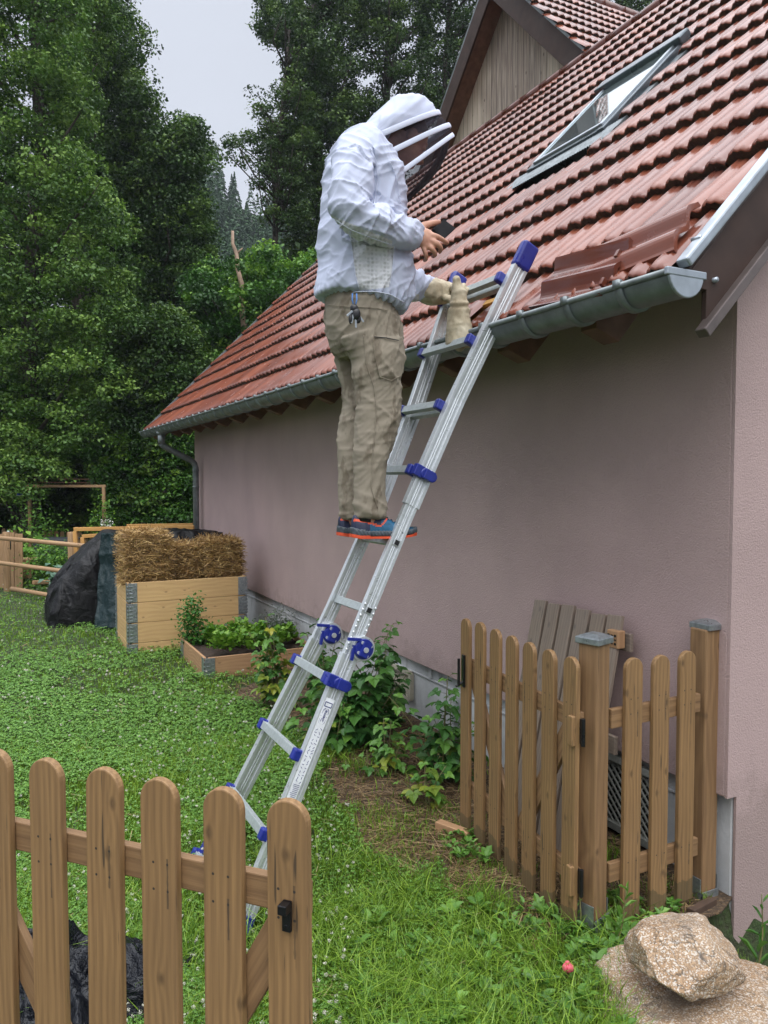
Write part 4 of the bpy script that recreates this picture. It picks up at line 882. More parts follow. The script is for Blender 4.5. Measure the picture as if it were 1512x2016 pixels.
M_WHITE = clothmat('white_cotton', (.53, .57, .71), .85)
M_WHITE2 = clothmat('white_binding', (.62, .66, .79), .75)
M_KHAKI = clothmat('khaki_cotton', (.29, .25, .193), .8, 700, .15, (.155, .125, .09))
def meshfab():
    g = G('white_spacer_mesh'); v = g.co(); x = g.n('VectorMath', {0: v, 1: (1, 1, 1)}, operation='MULTIPLY').outputs[0]
    vo = g.n('TexVoronoi', {'Vector': x, 'Scale': 62., 'Randomness': .2}).outputs['Distance']; g.p(Base_Color=g.ramp(vo, (.15, (.42, .43, .44)), (.5, (.62, .63, .66))), Roughness=.8, Normal=g.bump(vo, .8, .004)); return g.m
M_SPACER = meshfab()
# body: ONE surface, most of it under the clothes
m = MB()
limb(m, [(720, 300, 0, 30, .10), (712, 340, 0, 46, .14), (712, 420, 0, 52, .14), (712, 500, 0, 50, .13), (712, 580, 0, 48, .13), (716, 640, 0, 46, .13)])
limb(m, [(722, 300, 0, 26, .07), (755, 285, 0, 22, .055), (775, 278, 0, 22, .055)])
fd = nrm(HN * .80 - Z * .60); ud = nrm(HN * .60 + Z * .80); hc = PP(798, 276, 0)
m.ell(hc + ud * .025 - fd * .01, (.098, .078, .095), (fd, HD, ud), 26, 18); m.ell(hc - ud * .035 + fd * .02, (.078, .064, .085), (fd, HD, ud), 24, 16)
m.ell(hc - ud * .1 + fd * .055, (.03, .03, .025), (fd, HD, ud), 14, 10)
m.tube([hc + fd * .085 + ud * .02, hc + fd * .112 - ud * .02, hc + fd * .100 - ud * .032], [.008, .014, .010], 10, round_ends=True); m.ell(hc + fd * .082 - ud * .066, (.018, .026, .012), (fd, HD, ud), 14, 10)
m.ell(hc + fd * .072 + ud * .038, (.02, .05, .012), (fd, HD, ud), 16, 10)
for s in (-1, 1): m.ell(hc + HD * s * .076 - fd * .005 - ud * .01, (.020, .010, .032), (fd, HD, ud), 12, 10); m.ell(hc + HD * s * .035 + fd * .078 + ud * .014, (.012, .014, .011), (fd, HD, ud), 12, 8)
limb(m, [(702, 312, -.15, 24, .045), (692, 360, -.22, 22, .043), (684, 412, -.25, 19, .038), (735, 440, -.24, 16, .033), (785, 455, -.2, 12, .026), (816, 461, -.175, 11, .022)])
limb(m, [(712, 320, .16, 24, .045), (730, 400, .24, 22, .043), (755, 500, .27, 20, .038), (810, 558, .26, 16, .033), (852, 573, .26, 12, .026), (876, 574, .25, 13, .02)])
limb(m, [(690, 660, .09, 28, .06), (708, 760, .09, 24, .055), (698, 880, .09, 18, .045), (693, 1000, .09, 14, .035), (697, 1040, .09, 15, .035)])
limb(m, [(728, 660, -.09, 32, .065), (738, 760, -.09, 27, .06), (731, 880, -.09, 20, .048), (726, 1000, -.09, 15, .036), (728, 1040, -.09, 16, .036)])
# right hand, palm turned away, fingers loosely curled round the phone
limb(m, [(812, 461, -.175, 13.5, .021), (826, 465, -.175, 18, .018), (840, 471, -.178, 21, .015), (849, 477, -.18, 17, .012)])
limb(m, [(822, 452, -.168, 9, .014), (834, 445, -.155, 8.2, .013), (848, 440, -.145, 6.4, .0115), (858, 438, -.138, 5.8, .0105), (865, 436.5, -.132, 4.6, .009)], 14)
for rows in ([(846, 463, -.182, 6.4, .0105), (857, 465, -.188, 6.0, .0105), (868, 470, -.176, 5.2, .0095), (881, 478, -.158, 4.6, .0082)],
             [(847, 472, -.184, 6.3, .0105), (860, 480, -.194, 6.0, .0105), (868, 489, -.178, 5.2, .0095), (866, 496, -.155, 4.7, .0082)],
             [(842, 482, -.182, 6.0, .010), (852, 492, -.19, 5.6, .0100), (857, 501, -.172, 5.0, .009), (852, 505, -.15, 4.4, .008)],
             [(834, 488, -.178, 5.4, .009), (838, 500, -.182, 5.0, .0088), (839, 510, -.168, 4.4, .008), (835, 513, -.15, 3.9, .007)]): limb(m, rows, 12)
me = fuse(m, .0045, 3, 'body'); V = verts(me); k = np.linalg.norm(V - PP(845, 475, -.18), axis=1) < .09
V[k] += norms(me)[k] * (.0012 * (ridge(V[k] * 90) - .5))[:, None]; setverts(me, V); me.materials.append(M_SKIN); body = link('body', me, person)
m = MB(); 
for (x, y, l) in ((881.5, 478, -.162),): pass
# hair and dark headband inside the hood
m = MB(); m.ell(hc + ud * .036 - fd * .022, (.098, .083, .092), (fd, HD, ud), 26, 18); m.build('hair', plain('brown_hair', (.045, .025, .014), .6, 0, .3, 60, .5), person, True)
# trousers
m = MB()
limb(m, [(704, 566, 0, 59, .150), (704, 585, 0, 60, .158), (706, 606, 0, 66, .165), (713, 640, 0, 70, .170), (722, 668, 0, 70, .165), (728, 692, 0, 62, .14)], 30, False, .92)
limb(m, [(728, 652, -.090, 62, .080), (741, 700, -.095, 54, .084), (742, 738, -.097, 48, .082), (745, 781, -.098, 44, .078), (744, 820, -.098, 43, .075), (738, 856, -.096, 40, .072), (731, 890, -.094, 33, .068), (727, 930, -.09, 30, .066), (727, 970, -.09, 30, .062), (729, 1000, -.09, 32, .060), (729, 1018, -.09, 30, .056)], 28, False, .92)
limb(m, [(702, 652, .090, 52, .080), (706, 700, .095, 47, .084), (710, 746, .097, 40, .080), (709, 792, .098, 34, .074), (702, 831, .098, 33, .072), (697, 874, .096, 31, .068), (696, 917, .09, 29, .066), (695, 970, .09, 28, .060), (695, 1003, .09, 27, .056), (696, 1022, .09, 25, .054)], 28, False, .92)
me = fuse(m, .0062, 5, 'trousers'); V = verts(me); N_ = norms(me); q = V - PP(720, 800, 0); f_, l_, z_ = q @ HN, q @ HD, q[:, 2]
def zoneY(V): return 1008 - F * (V - CAMP) @ UP / ((V - CAMP) @ FW)
def zoneX(V): return 756 + F * (V - CAMP) @ RT / ((V - CAMP) @ FW)
YY, XX = zoneY(V), zoneX(V)
w_ = .6 + .9 * np.exp(-((YY - 845) / 60) ** 2) + .8 * np.exp(-((YY - 700) / 40) ** 2) + 1.2 * np.exp(-((YY - 1005) / 30) ** 2)
def fold(f_, l_, z_, th, al=4.5, ac=30., sd=0., pw=4, warp=.035):
    """long creases whose length runs at angle th (degrees from horizontal) in the side view"""
    P_ = np.stack([f_ * 6, l_ * 6, z_ * 6], -1); wv = (vn(P_ + sd * 3.1) - .5) * warp; c_, s_ = math.cos(R(th)), math.sin(R(th))
    return ridge(np.stack([(f_ * c_ + z_ * s_) * al + sd, l_ * al * 1.3, (z_ * c_ - f_ * s_ + wv) * ac], -1)) ** pw
low = np.clip((YY - 955) / 30, 0, 1); knee = np.exp(-((YY - 845) / 70) ** 2); thigh = np.exp(-((YY - 720) / 70) ** 2); hip = np.exp(-((YY - 630) / 40) ** 2)
D_ = .0075 * fold(f_, l_, z_, -38, 4, 22, 1) * (thigh + knee * .5) + .0065 * fold(f_, l_, z_, 28, 5, 26, 2) * (knee + .4 * thigh) + .0055 * fold(f_, l_, z_, 70, 3, 24, 3) * (1 - low) + .0028 * fold(f_, l_, z_, 8, 4, 42, 4) * (knee + .3)
D_ += low * (.0075 * fold(f_, l_, z_, 10, 3.5, 34, 5, 3) + .005 * fold(f_, l_, z_, -25, 5, 44, 6, 3)) + .004 * fold(f_, l_, z_, -15, 5, 34, 7) * hip + .0028 * fold(f_, l_, z_, 45, 8, 60, 8)
V += N_ * (D_ - .003)[:, None]
for yb in (590,): V += N_ * (.004 * np.exp(-((YY - 584) / 7) ** 2))[:, None]
pk = inpoly(XX, YY, [(733, 664), (793, 664), (796, 700), (786, 745), (748, 742), (735, 710)]) & (l_ < .02); V[pk] += N_[pk] * .006
setverts(me, V); me.materials.append(M_KHAKI); tro = link('trousers', me, person)
def seam(pl, w, mat, name, mesh_):
    # lay a thin cord on the surface: nearest vertex to each pixel on the near side
    Vn = verts(mesh_); k = ((Vn - PP(720, 800, 0)) @ HD) < .0; Vk = Vn[k]; Xk, Yk = zoneX(Vk), zoneY(Vk); pts = []
    for (x0, y0), (x1, y1) in zip(pl[:-1], pl[1:]):
        for u in np.linspace(0, 1, max(2, int(math.hypot(x1 - x0, y1 - y0) / 4)), endpoint=False):
            x, y = x0 + (x1 - x0) * u, y0 + (y1 - y0) * u; dq = (Xk - x) ** 2 + (Yk - y) ** 2; c_ = np.where(dq < 16)[0]
            if len(c_): j = c_[np.argmin((Vk[c_] - CAMP) @ FW)]; pts.append(CAMP + ray(x, y) * ((Vk[j] - CAMP) @ FW) * .9993)
    if len(pts) > 2: m_ = MB(); m_.tube(pts, w, 6); m_.build(name, mat, tro, True)
M_ZIP = plain('dark_zip', (.03, .028, .025), .5)
seam([(737, 663), (760, 665), (789, 671)], .0022, M_ZIP, 'zip', me); seam([(716, 660), (722, 720), (736, 760), (741, 800), (738, 850), (733, 905), (731, 960), (745, 1005)], .0018, M_KHAKI, 'side_seam', me)
seam([(735, 668), (738, 700), (748, 742), (770, 750), (790, 738)], .0018, M_KHAKI, 'pocket_seam', me); seam([(645, 600), (690, 604), (740, 606), (768, 612)], .0016, M_KHAKI, 'waistband_seam', me)
# ------------------------------------------------------------------ jacket
m = MB()
limb(m, [(727, 268, 0, 20, .075), (720, 283, 0, 36, .12), (712, 300, 0, 50, .165), (711, 330, 0, 60, .195), (714, 365, 0, 69, .2), (715, 400, 0, 76, .2), (715, 440, 0, 79, .195), (716, 481, 0, 85, .19), (718, 517, 0, 88, .188), (718, 546, 0, 91, .192), (716, 572, 0, 94, .196), (715, 592, 0, 90, .19), (714, 600, 0, 80, .175)], 34, False, .95)
limb(m, [(700, 302, -.125, 34, .06), (694, 330, -.185, 39, .066), (690, 370, -.222, 38, .066), (687, 402, -.24, 36, .064), (696, 426, -.248, 33, .062), (722, 436, -.246, 33, .06), (752, 446, -.235, 31, .056), (782, 455, -.21, 26, .05), (800, 459, -.195, 24, .046), (810, 461, -.186, 21, .040), (818, 462, -.18, 17, .034)], 26, False)
limb(m, [(716, 305, .13, 34, .06), (726, 360, .2, 36, .062), (745, 430, .25, 34, .06), (765, 500, .27, 32, .058), (800, 550, .265, 28, .055), (826, 565, .262, 26, .05), (846, 572, .26, 23, .045)], 22, False)
me = fuse(m, .0052, 4, 'jacket'); V = verts(me); N_ = norms(me); q = V - PP(712, 430, 0); f_, l_, z_ = q @ HN, q @ HD, q[:, 2]; XX, YY = zoneX(V), zoneY(V)
arm = inpoly(XX, YY, [(640, 300), (700, 290), (735, 330), (735, 375), (830, 430), (830, 500), (640, 470)]) & (l_ < -.12)
fore = np.clip((XX - 690) / 30, 0, 1) * np.clip((YY - 395) / 20, 0, 1)
DA = .0085 * fold(f_, l_, z_, 62, 4, 24, 11) * (1 - fore) + .0085 * fold(f_, l_, z_, -40, 4, 24, 12) * (1 - fore) + .006 * fold(f_, l_, z_, -8, 5, 38, 13) + fore * (.009 * fold(f_, l_, z_, 38, 4, 26, 14) + .008 * fold(f_, l_, z_, 72, 5, 30, 15) + .004 * fold(f_, l_, z_, -20, 5, 45, 16))
DT = .010 * fold(f_, l_, z_, 82, 2.6, 15, 17) + .008 * fold(f_, l_, z_, 60, 3, 20, 18) + .008 * fold(f_, l_, z_, -35, 3.5, 20, 19) * np.clip((460 - YY) / 60, 0, 1) + .004 * fold(f_, l_, z_, 25, 5, 34, 20)
DA = DA * 1.25; DT = DT * 1.25
disp = np.where(arm, DA + .003 * fold(f_, l_, z_, 50, 8, 60, 21), DT + .0025 * fold(f_, l_, z_, -60, 7, 50, 22)) - .004
cuff = np.exp(-((XX - 818) / 9) ** 2) * (l_ < -.1); disp += .008 * cuff * ridge(np.stack([f_ * 60, l_ * 60, z_ * 60], -1))
hem = np.clip((YY - 560) / 25, 0, 1) * ~arm; an = np.arctan2(l_, f_); disp += hem * .007 * np.sin(an * 34 + 2 * vn(V * 12)) * (.4 + vn(V * 9))
disp -= .012 * np.exp(-((YY - 556) / 8) ** 2) * 0
V += N_ * disp[:, None]; setverts(me, V)
me.materials.append(M_WHITE); me.materials.append(M_SPACER)
c = np.empty(len(me.polygons) * 3, np.float32); me.polygons.foreach_get('center', c); c = c.reshape(-1, 3).astype(float); cx, cy = zoneX(c), zoneY(c); cl = (c - PP(712, 430, 0)) @ HD
sp_ = (inpoly(cx, cy, [(686, 452), (776, 478), (772, 540), (766, 566), (708, 572), (700, 540), (694, 500)]) & (cl < -.02) & (cl > -.235)) | (inpoly(cx, cy, [(652, 424), (680, 436), (772, 474), (772, 492), (700, 480), (655, 450)]) & (cl < -.19)) | (inpoly(cx, cy, [(806, 572), (826, 580), (822, 600), (804, 600)]) & (cl > .1))
me.polygons.foreach_set('material_index', sp_.astype(np.int32)); jk = link('jacket', me, person)
def jseam(pl, w, side=-1):
    Vn = verts(jk.data); k = ((Vn - PP(712, 430, 0)) @ HD) * side > -.02; Vk = Vn[k]; Xk, Yk = zoneX(Vk), zoneY(Vk); pts = []
    for (x0, y0), (x1, y1) in zip(pl[:-1], pl[1:]):
        for u in np.linspace(0, 1, max(2, int(math.hypot(x1 - x0, y1 - y0) / 4)), endpoint=False):
            x, y = x0 + (x1 - x0) * u, y0 + (y1 - y0) * u; dq = (Xk - x) ** 2 + (Yk - y) ** 2; c_ = np.where(dq < 12)[0]
            if len(c_): j = c_[np.argmin((Vk[c_] - CAMP) @ FW)]; pts.append(CAMP + ray(x, y) * ((Vk[j] - CAMP) @ FW) * .9994)
    if len(pts) > 3: P_ = np.array(pts); P_[1:-1] = (P_[:-2] + P_[1:-1] + P_[2:]) / 3; m_ = MB(); m_.tube(P_, w, 6); m_.build('seam', M_WHITE2, jk, True)
jseam([(728, 290), (742, 320), (744, 352), (738, 392), (736, 408)], .0019); jseam([(656, 430), (690, 452), (735, 470), (776, 484)], .0011); jseam([(689, 455), (694, 500), (700, 545), (708, 572)], .0017); jseam([(776, 486), (773, 530), (767, 566)], .0017)
jseam([(768, 320), (780, 345), (786, 380), (790, 405)], .0019); jseam([(640, 596), (665, 583), (703, 574), (740, 574), (770, 580), (800, 598)], .0022)
m = MB(); limb(m, [(811, 460, -.186, 20.5, .040), (818, 461.5, -.182, 20.5, .039), (822, 462, -.18, 18.5, .036)], 26, False); m.build('cuff', M_WHITE, jk, True)
m = MB(); P = [PP(770, 352, -.165), PP(789, 366, -.12), PP(790, 402, -.125), PP(785, 391, -.15), PP(772, 384, -.168)]; m.prism([p - HD * .012 for p in P], -HD * .004); m.build('pocket_flap', M_WHITE, jk, bevel=.002, fix=True)
# hood, veil and the three stiff hoops
def arc(nx, ny, tx, ty, a, n=61, p=.8, grow=0.):
    N0 = PP(nx, ny, -a); B = N0 + HD * a; T = PP(tx, ty, 0) - B; th = np.linspace(-math.pi / 2, math.pi / 2, n)
    c, s = np.cos(th), np.sin(th); L = np.linalg.norm(T)
    return B + np.outer(np.clip(c, 0, 1) ** p, T) * (1 + grow / L) + np.outer(np.sign(s) * np.abs(s) ** p, HD) * (a + grow)
ribs = [(716, 266, 712, 262, .075), (718, 266, 722, 248, .095), (722, 268, 735, 233, .12), (727, 269, 752, 214, .135), (730, 270, 774, 199, .142), (733, 270, 798, 196, .145), (736, 270, 820, 201, .146), (739, 270, 840, 216, .146), (741, 269, 855, 232, .145)]
A = np.array([arc(*r) for r in ribs]); K = 9
Af = np.concatenate([A[i:i + 1] * (1 - u) + A[i + 1:i + 2] * u for i in range(len(A) - 1) for u in np.linspace(0, 1, K, endpoint=False)] + [A[-1:]])
q = Af - hc; nn_ = q / np.linalg.norm(q, axis=2, keepdims=True); hf_, hl_, hz0 = q @ HN, q @ HD, q[..., 2]; Af = Af + nn_ * (.010 * fold(hf_, hl_, hz0, 42, 3, 20, 31) + .007 * fold(hf_, hl_, hz0, 12, 4, 30, 32) + .006 * fold(hf_, hl_, hz0, 75, 4, 26, 33) - .004)[..., None] * np.clip((len(Af) - 2 - np.arange(len(Af))) / 14, 0, 1)[:, None, None]
m = MB(); m.grid(Af); hood = m.build('hood', M_WHITE, person, True); s = hood.modifiers.new('s', 'SOLIDIFY'); s.thickness = .004
m = MB(); limb(m, [(712, 266, 0, 17, .09), (728, 272, 0, 22, .12), (745, 280, 0, 20, .125)], 26, False); m.build('hood_collar', M_WHITE2, hood, True)
def veilmat():
    g = G('black_veil_mesh'); g.p(Base_Color=(.040, .034, .045), Roughness=.8, Specular_IOR_Level=.1); v = g.co(); f = g.noise(v, 30, 3)
    tr = g.n('BsdfTransparent'); fac = g.ramp(f, (.3, .40), (.7, .54)); ms = g.n('MixShader', {0: fac, 1: tr.outputs[0], 2: g.b.outputs[0]}); g.t.links.new(ms.outputs[0], g.out.inputs['Surface']); return g.m
M_VEIL = veilmat()
vr = [(741, 269, 855, 232, .145), (748, 285, 869, 243, .148), (757, 305, 877, 255, .15), (768, 324, 881, 263, .148), (781, 345, 883, 272, .145), (787, 362, 874, 296, .13), (791, 378, 858, 328, .11), (794, 392, 830, 362, .085), (795, 398, 806, 388, .05)]
A = np.array([arc(*r, grow=-.004) for r in vr]); Af = np.concatenate([A[i:i + 1] * (1 - u) + A[i + 1:i + 2] * u for i in range(len(A) - 1) for u in np.linspace(0, 1, 4, endpoint=False)] + [A[-1:]])
q = Af - hc; low = np.clip((np.arange(len(Af)) - 17) / 6, 0, 1)[:, None]; Af += (q / np.linalg.norm(q, axis=2, keepdims=True)) * (.010 * low * (ridge(q * 14) - .5))[..., None]
m = MB(); m.grid(Af); m.build('veil', M_VEIL, hood, True)
for r, w in ((vr[0], .012), (vr[2], .0115), (vr[4], .0105)):
    pts = arc(*r, n=49, grow=.003 if w != .012 or r is not vr[0] else .009); T = np.gradient(pts, axis=0); m = MB(); B = PP(r[0], r[1], -r[4]) + HD * r[4]; rings = []
    Tn = PP(r[2], r[3], 0) - B; pl_n = nrm(np.cross(Tn, HD))
    for p, t in zip(pts, T):
        out = nrm(np.cross(nrm(t), pl_n)); out = out if out @ (p - B) > 0 else -out
        rings.append([p + pl_n * w * math.cos(a_) * .95 + out * .0028 * math.sin(a_) for a_ in np.linspace(0, 2 * math.pi, 12, endpoint=False)])
    m.loft(rings); m.build('hoop_band', M_WHITE2, hood, True, fix=True)
m = MB(); sm_ = [PP(*q_) for q_ in ((742, 272, -.148), (757, 306, -.152), (781, 347, -.147), (792, 380, -.118), (796, 399, -.06))]; m.tube(sm_, .006, 8); m.build('zip_seam', M_WHITE2, hood, True)
pts_ = [PP(880, 276, .0), PP(874, 298, 0), PP(858, 330, 0), PP(832, 362, 0), PP(800, 394, 0)]
m = MB(); m.tube(pts_, [.012, .016, .018, .016, .010], 10, ry=[.008] * 5); m.build('veil_hem', plain('black_netting', (.02, .018, .022), .9, 0, .3, 40), hood, True)
# gloves
def glovemat():
    g = G('cream_leather'); v = g.co(); a = g.noise(v, 12, 5, .6); g.p(Base_Color=g.ramp(a, (.35, (.30, .24, .15)), (.55, (.50, .43, .30)), (.75, (.60, .54, .41))), Roughness=.65, Normal=g.bump(g.noise(v, 60, 4), .4, .004)); return g.m
M_GLOVE = glovemat()
m = MB()
limb(m, [(842, 573, .262, 25, .055), (852, 574, .262, 27, .058), (864, 575, .258, 24, .052), (876, 576, .252, 21, .045), (888, 574, .25, 18, .036), (896, 573, .25, 15, .028)], 24)
for k in range(4):
    l0 = .19 + .027 * k; limb(m, [(890, 566 + k, l0, 7, .012), (902, 562 + k, l0, 6.6, .012), (910, 570 + k, l0, 6.2, .0115), (909, 584 + k, l0, 5.8, .011)], 12)
limb(m, [(878, 586, .2, 8, .014), (892, 592, .18, 7.4, .0135), (903, 590, .165, 6.4, .012)], 12)
me = fuse(m, .005, 3, 'glove'); V = verts(me); V += norms(me) * (.006 * ridge(V * [30, 30, 14]) ** 2 + .003 * ridge(V * 60) - .004)[:, None]; setverts(me, V); me.materials.append(M_GLOVE); link('glove', me, person)
m = MB(); cl_ = .985
def gpp(x, y, l): return CAMP + (PP(x, y, l) - CAMP) * .975
rows = [(899, 552, .10, 7, .016), (899, 562, .10, 11, .022), (902, 572, .10, 14, .03), (904, 584, .10, 15, .034), (904, 596, .10, 16, .036), (904, 606, .10, 20, .044), (904, 625, .10, 22, .048), (904, 645, .10, 24, .052), (904, 662, .10, 25.5, .056), (905, 676, .10, 26.5, .058), (905, 681, .10, 24, .054), (905, 682, .10, 10, .02)]
P = [gpp(*r[:3]) for r in rows]; m.tube(P, [r[4] for r in rows], 26, side=HD, ry=[r[3] * px(p) for r, p in zip(rows, P)], round_ends=True)
for (x0, y0, x1, y1) in ((908, 574, 913, 562), (912, 578, 920, 570)): P = [gpp(x0, y0, .13), gpp((x0 + x1) / 2, (y0 + y1) / 2 - 2, .14), gpp(x1, y1, .15)]; m.tube(P, [.014, .013, .011], 12, round_ends=True)
me = fuse(m, .0055, 3, 'beekeeping_glove'); V = verts(me); yv = zoneY(V)
V += norms(me) * (.008 * ridge(V * [16, 16, 22] + 2) ** 2 + .003 * ridge(V * 50) - .004 + .004 * np.exp(-((yv - 598) / 3) ** 2) - .005 * np.exp(-((yv - 604) / 3) ** 2))[:, None]; setverts(me, V); me.materials.append(M_GLOVE)
tag(link('beekeeping_glove', me), 'empty stained cream gauntlet glove draped over the top ladder rung', 'glove')
# phone
c = PP(872, 452, -.125); vd_ = nrm(c - CAMP); wx2 = nrm(RT * .8 - UP * .58); lx = nrm(vd_ * .84 + RT * .30 + UP * .46); c = c - RT * .012 - UP * .012; c = c; lx = nrm(lx - wx2 * (lx @ wx2)); nx_ = np.cross(wx2, lx)
ph = thing('phone', 'black smartphone held in the bare right hand', 'phone', tuple(c)); m = MB(); m.box(c + lx * .040, (.066, .135, .010), (wx2, lx, nx_)); M_CASE = plain('matt_black_case', (.006, .006, .007), .8, spec=.15); m.build('case', M_CASE, ph, bevel=.004)
m = MB(); m.box(c + lx * .040 + nx_ * .0052 * (1 if nx_ @ HN < 0 else -1), (.060, .128, .0006), (wx2, lx, nx_)); m.build('screen', M_CASE, ph)
# keys
kt = thing('key_bunch', 'bunch of keys on a blue cord hanging from the trouser waistband', 'keys', tuple(PP(698, 600, -.19)))
m = MB(); 
for dx in (-4.5, 4.5): m.tube([PP(698 + dx * .9, 578, -.186), PP(698 + dx, 590, -.192), PP(698 + dx * .4, 602, -.194)], .0028, 8)
m.build('cord', [plain('light_blue_cord', (.08, .22, .55), .6)], kt, True)
m = MB(); m.ell(PP(697, 607, -.198), (.016, .010, .018), nu=14, nv=10); m.ell(PP(700, 618, -.2), (.020, .012, .026), nu=14, nv=10); m.ell(PP(690, 628, -.2), (.008, .008, .02), nu=12, nv=8); m.ell(PP(705, 628, -.2), (.012, .008, .018), nu=12, nv=8); m.build('fob', M_BLACKP, kt, True)
m = MB()
for (x0, y0, x1, y1) in ((694, 612, 683, 622), (697, 616, 692, 636), (700, 622, 701, 645), (706, 620, 716, 634)): m.beam(PP(x0, y0, -.203), PP(x1, y1, -.205), .008, .002, HN)
m.build('key', M_GALV, kt, bevel=.0008)
# shoes
M_SBLUE = plain('petrol_blue_knit', (.008, .085, .17), .5, 0, .25, 90, .3, .002); M_SNAVY = plain('navy_heel', (.012, .018, .05), .5, 0, .2, 60, .2); M_SOR = plain('orange_rubber', (.62, .075, .025), .5, 0, .15, 50, .2); M_SGREY = plain('grey_midsole', (.055, .07, .085), .55, 0, .3, 40, .2)
def shoe(org, fx, lab):
    fx = nrm(fx); ly = np.cross(Z, fx); up = np.cross(fx, ly); T = lambda x, y, z: org + fx * x + ly * y + up * z
    X = np.linspace(0, .298, 100); hwd = np.interp(X, [0, .012, .05, .1, .16, .22, .26, .288, .298], [.012, .026, .035, .034, .040, .047, .043, .026, .010])
    top = np.interp(X, [0, .01, .04, .075, .10, .14, .19, .235, .275, .298], [.080, .098, .092, .088, .098, .092, .068, .056, .046, .030]); lift = np.interp(X, [0, .03, .2, .298], [.006, 0, 0, .012])
    root = bpy.data.objects.new('shoe', None)
    m = MB(); n = 56; rings = []
    for x, h, w, lf in zip(X, top, hwd, lift):
        a = np.linspace(0, 2 * math.pi, n, endpoint=False); c, s = np.cos(a), np.sin(a); yy = np.sign(c) * np.abs(c) ** .75 * w * (1 - .22 * np.clip(s, 0, 1)); mid = .03 + lf; zz = np.where(s > 0, mid + np.abs(s) ** .8 * (h - mid), mid - np.abs(s) * .012)
        rings.append([T(x, y_, z_) for y_, z_ in zip(yy, zz)])
    m.loft(rings); me = m.mesh('shoe', [M_SBLUE, M_SNAVY, M_SOR], True)
    for p in me.polygons:
        v = np.array(p.center) - org; x, z, y = v @ fx, v @ up, v @ ly
        line = np.interp(x, [.0, .06, .115, .15, .16], [.078, .068, .052, .082, .09])
        if abs(z - line) < .0045 and x < .155 and abs(y) > .01: p.material_index = 2
        elif x < .07 and z < line: p.material_index = 1
        elif x > .283: p.material_index = 2
        elif z > line and x < .12: p.material_index = 1
    sh = link('shoe', me, person)
    m = MB(); rings = []
    for x, w, lf in zip(X, hwd, lift):
        w = w + .005; a = np.linspace(0, 2 * math.pi, 28, endpoint=False); c, s = np.cos(a), np.sin(a); z0, z1 = .008 + lf, .036 + lf + .006 * (x < .05)
        yy = np.sign(c) * np.abs(c) ** .45 * w; zz = (z0 + z1) / 2 + np.sign(s) * np.abs(s) ** .5 * (z1 - z0) / 2; gr = .0022 * np.sin((x * 420) + zz * 300) * (np.abs(c) > .5); yy = yy + np.sign(c) * gr; rings.append([T(x - .002, y_, z_) for y_, z_ in zip(yy, zz)])
    m.loft(rings); m.build('midsole', M_SGREY, sh, True)
    m = MB(); rings = []
    for i, (x, w, lf) in enumerate(zip(X, hwd, lift)):
        w = w + .006; b = .0015 * (i % 2); hh = .014 if x < .07 or x > .27 else .010; rings.append([T(x - .003, -w, lf + hh), T(x - .003, -w, lf + b), T(x - .003, w, lf + b), T(x - .003, w, lf + hh)])
    m.loft(rings); m.build('outsole', M_SOR, sh, False)
    m = MB()
    for k in range(5):
        x = .135 + .02 * k; h = float(np.interp(x, [.10, .14, .19, .235], [.098, .092, .068, .056])); m.tube([T(x, -.022, h - .006), T(x + .006, 0, h + .003), T(x, .022, h - .006)], .0022, 7)
    m.tube([T(.13, 0, .093), T(.118, -.008, .112), T(.112, 0, .118), (T(.118, .008, .112))], .0035, 8); m.build('laces', M_SNAVY, sh, True)
    m = MB(); m.tube([T(.055, 0, .07), T(.06, 0, .11), T(.062, 0, .135)], [.04, .036, .036], 16, side=fx, ry=[.03, .03, .03]); m.build('sock', M_BLACKP, sh, True)
shoe(ht(692, 1066, TP - .095) + Z * .012, nrm(HN - HD * .04 - Z * .02), 'near'); shoe(ht(667, 1062, TP + .095) + Z * .012, nrm(HN + HD * .06 - Z * .0), 'far')
# ------------------------------------------------------------------ ground
g = G('lawn_soil'); v = g.co(); a = g.noise(v, 3, 6); b = g.noise(v, 40, 4)
g.p(Base_Color=g.mix(g.ramp(a, (.4, 0.), (.6, 1.)), g.ramp(b, (.3, (.018, .030, .008)), (.7, (.035, .065, .014))), g.ramp(b, (.3, (.030, .022, .012)), (.7, (.035, .06, .014)))), Roughness=.95, Normal=g.bump(b, .8, .03)); M_GROUND = g.m
def gz_(x, y):
    q = np.array([x, y, 0.]) - HC; o = -(q @ HN); t = q @ HD; fd_ = lad(.70, -.085)[:2]; return -.10 * math.exp(-((x - fd_[0]) ** 2 + (y - fd_[1]) ** 2) / .06) - .62 * float(np.clip((.26 - o) / .10, 0, 1)) * float(np.clip((-t - .0) / .07, 0, 1))
gx = np.concatenate([[-200, -60, -20, -8], np.linspace(-4, 3.2, 90), [5, 12, 40, 200]]); gy = np.concatenate([[-40, -5], np.linspace(.4, 4.2, 60), [6, 9, 14, 22, 60, 260]])
m = MB(); m.grid([[(x, y, gz_(x, y)) for x in gx] for y in gy]); tag(m.build('ground', M_GROUND, None, True), kind='structure')
mulch_px = [(452, 1372), (560, 1400), (640, 1490), (672, 1590), (700, 1660), (770, 1700), (860, 1745), (960, 1800), (1060, 1850), (1170, 1850), (1330, 1830), (1420, 1800)]
mw = [tuple(gp(*p)[:2]) for p in mulch_px] + [tuple(W(0, -.06, 0)[:2]), tuple(W(6.0, -.06, 0)[:2]), tuple(gp(520, 1335)[:2])]
g = G('mulched_soil'); v = g.co(); a = g.noise(v, 9, 5); b = g.noise(v, 60, 4); st = g.noise(g.n('VectorMath', {0: v, 1: (30, 130, 30)}, operation='MULTIPLY').outputs[0], 1, 4, .6, 1.5)
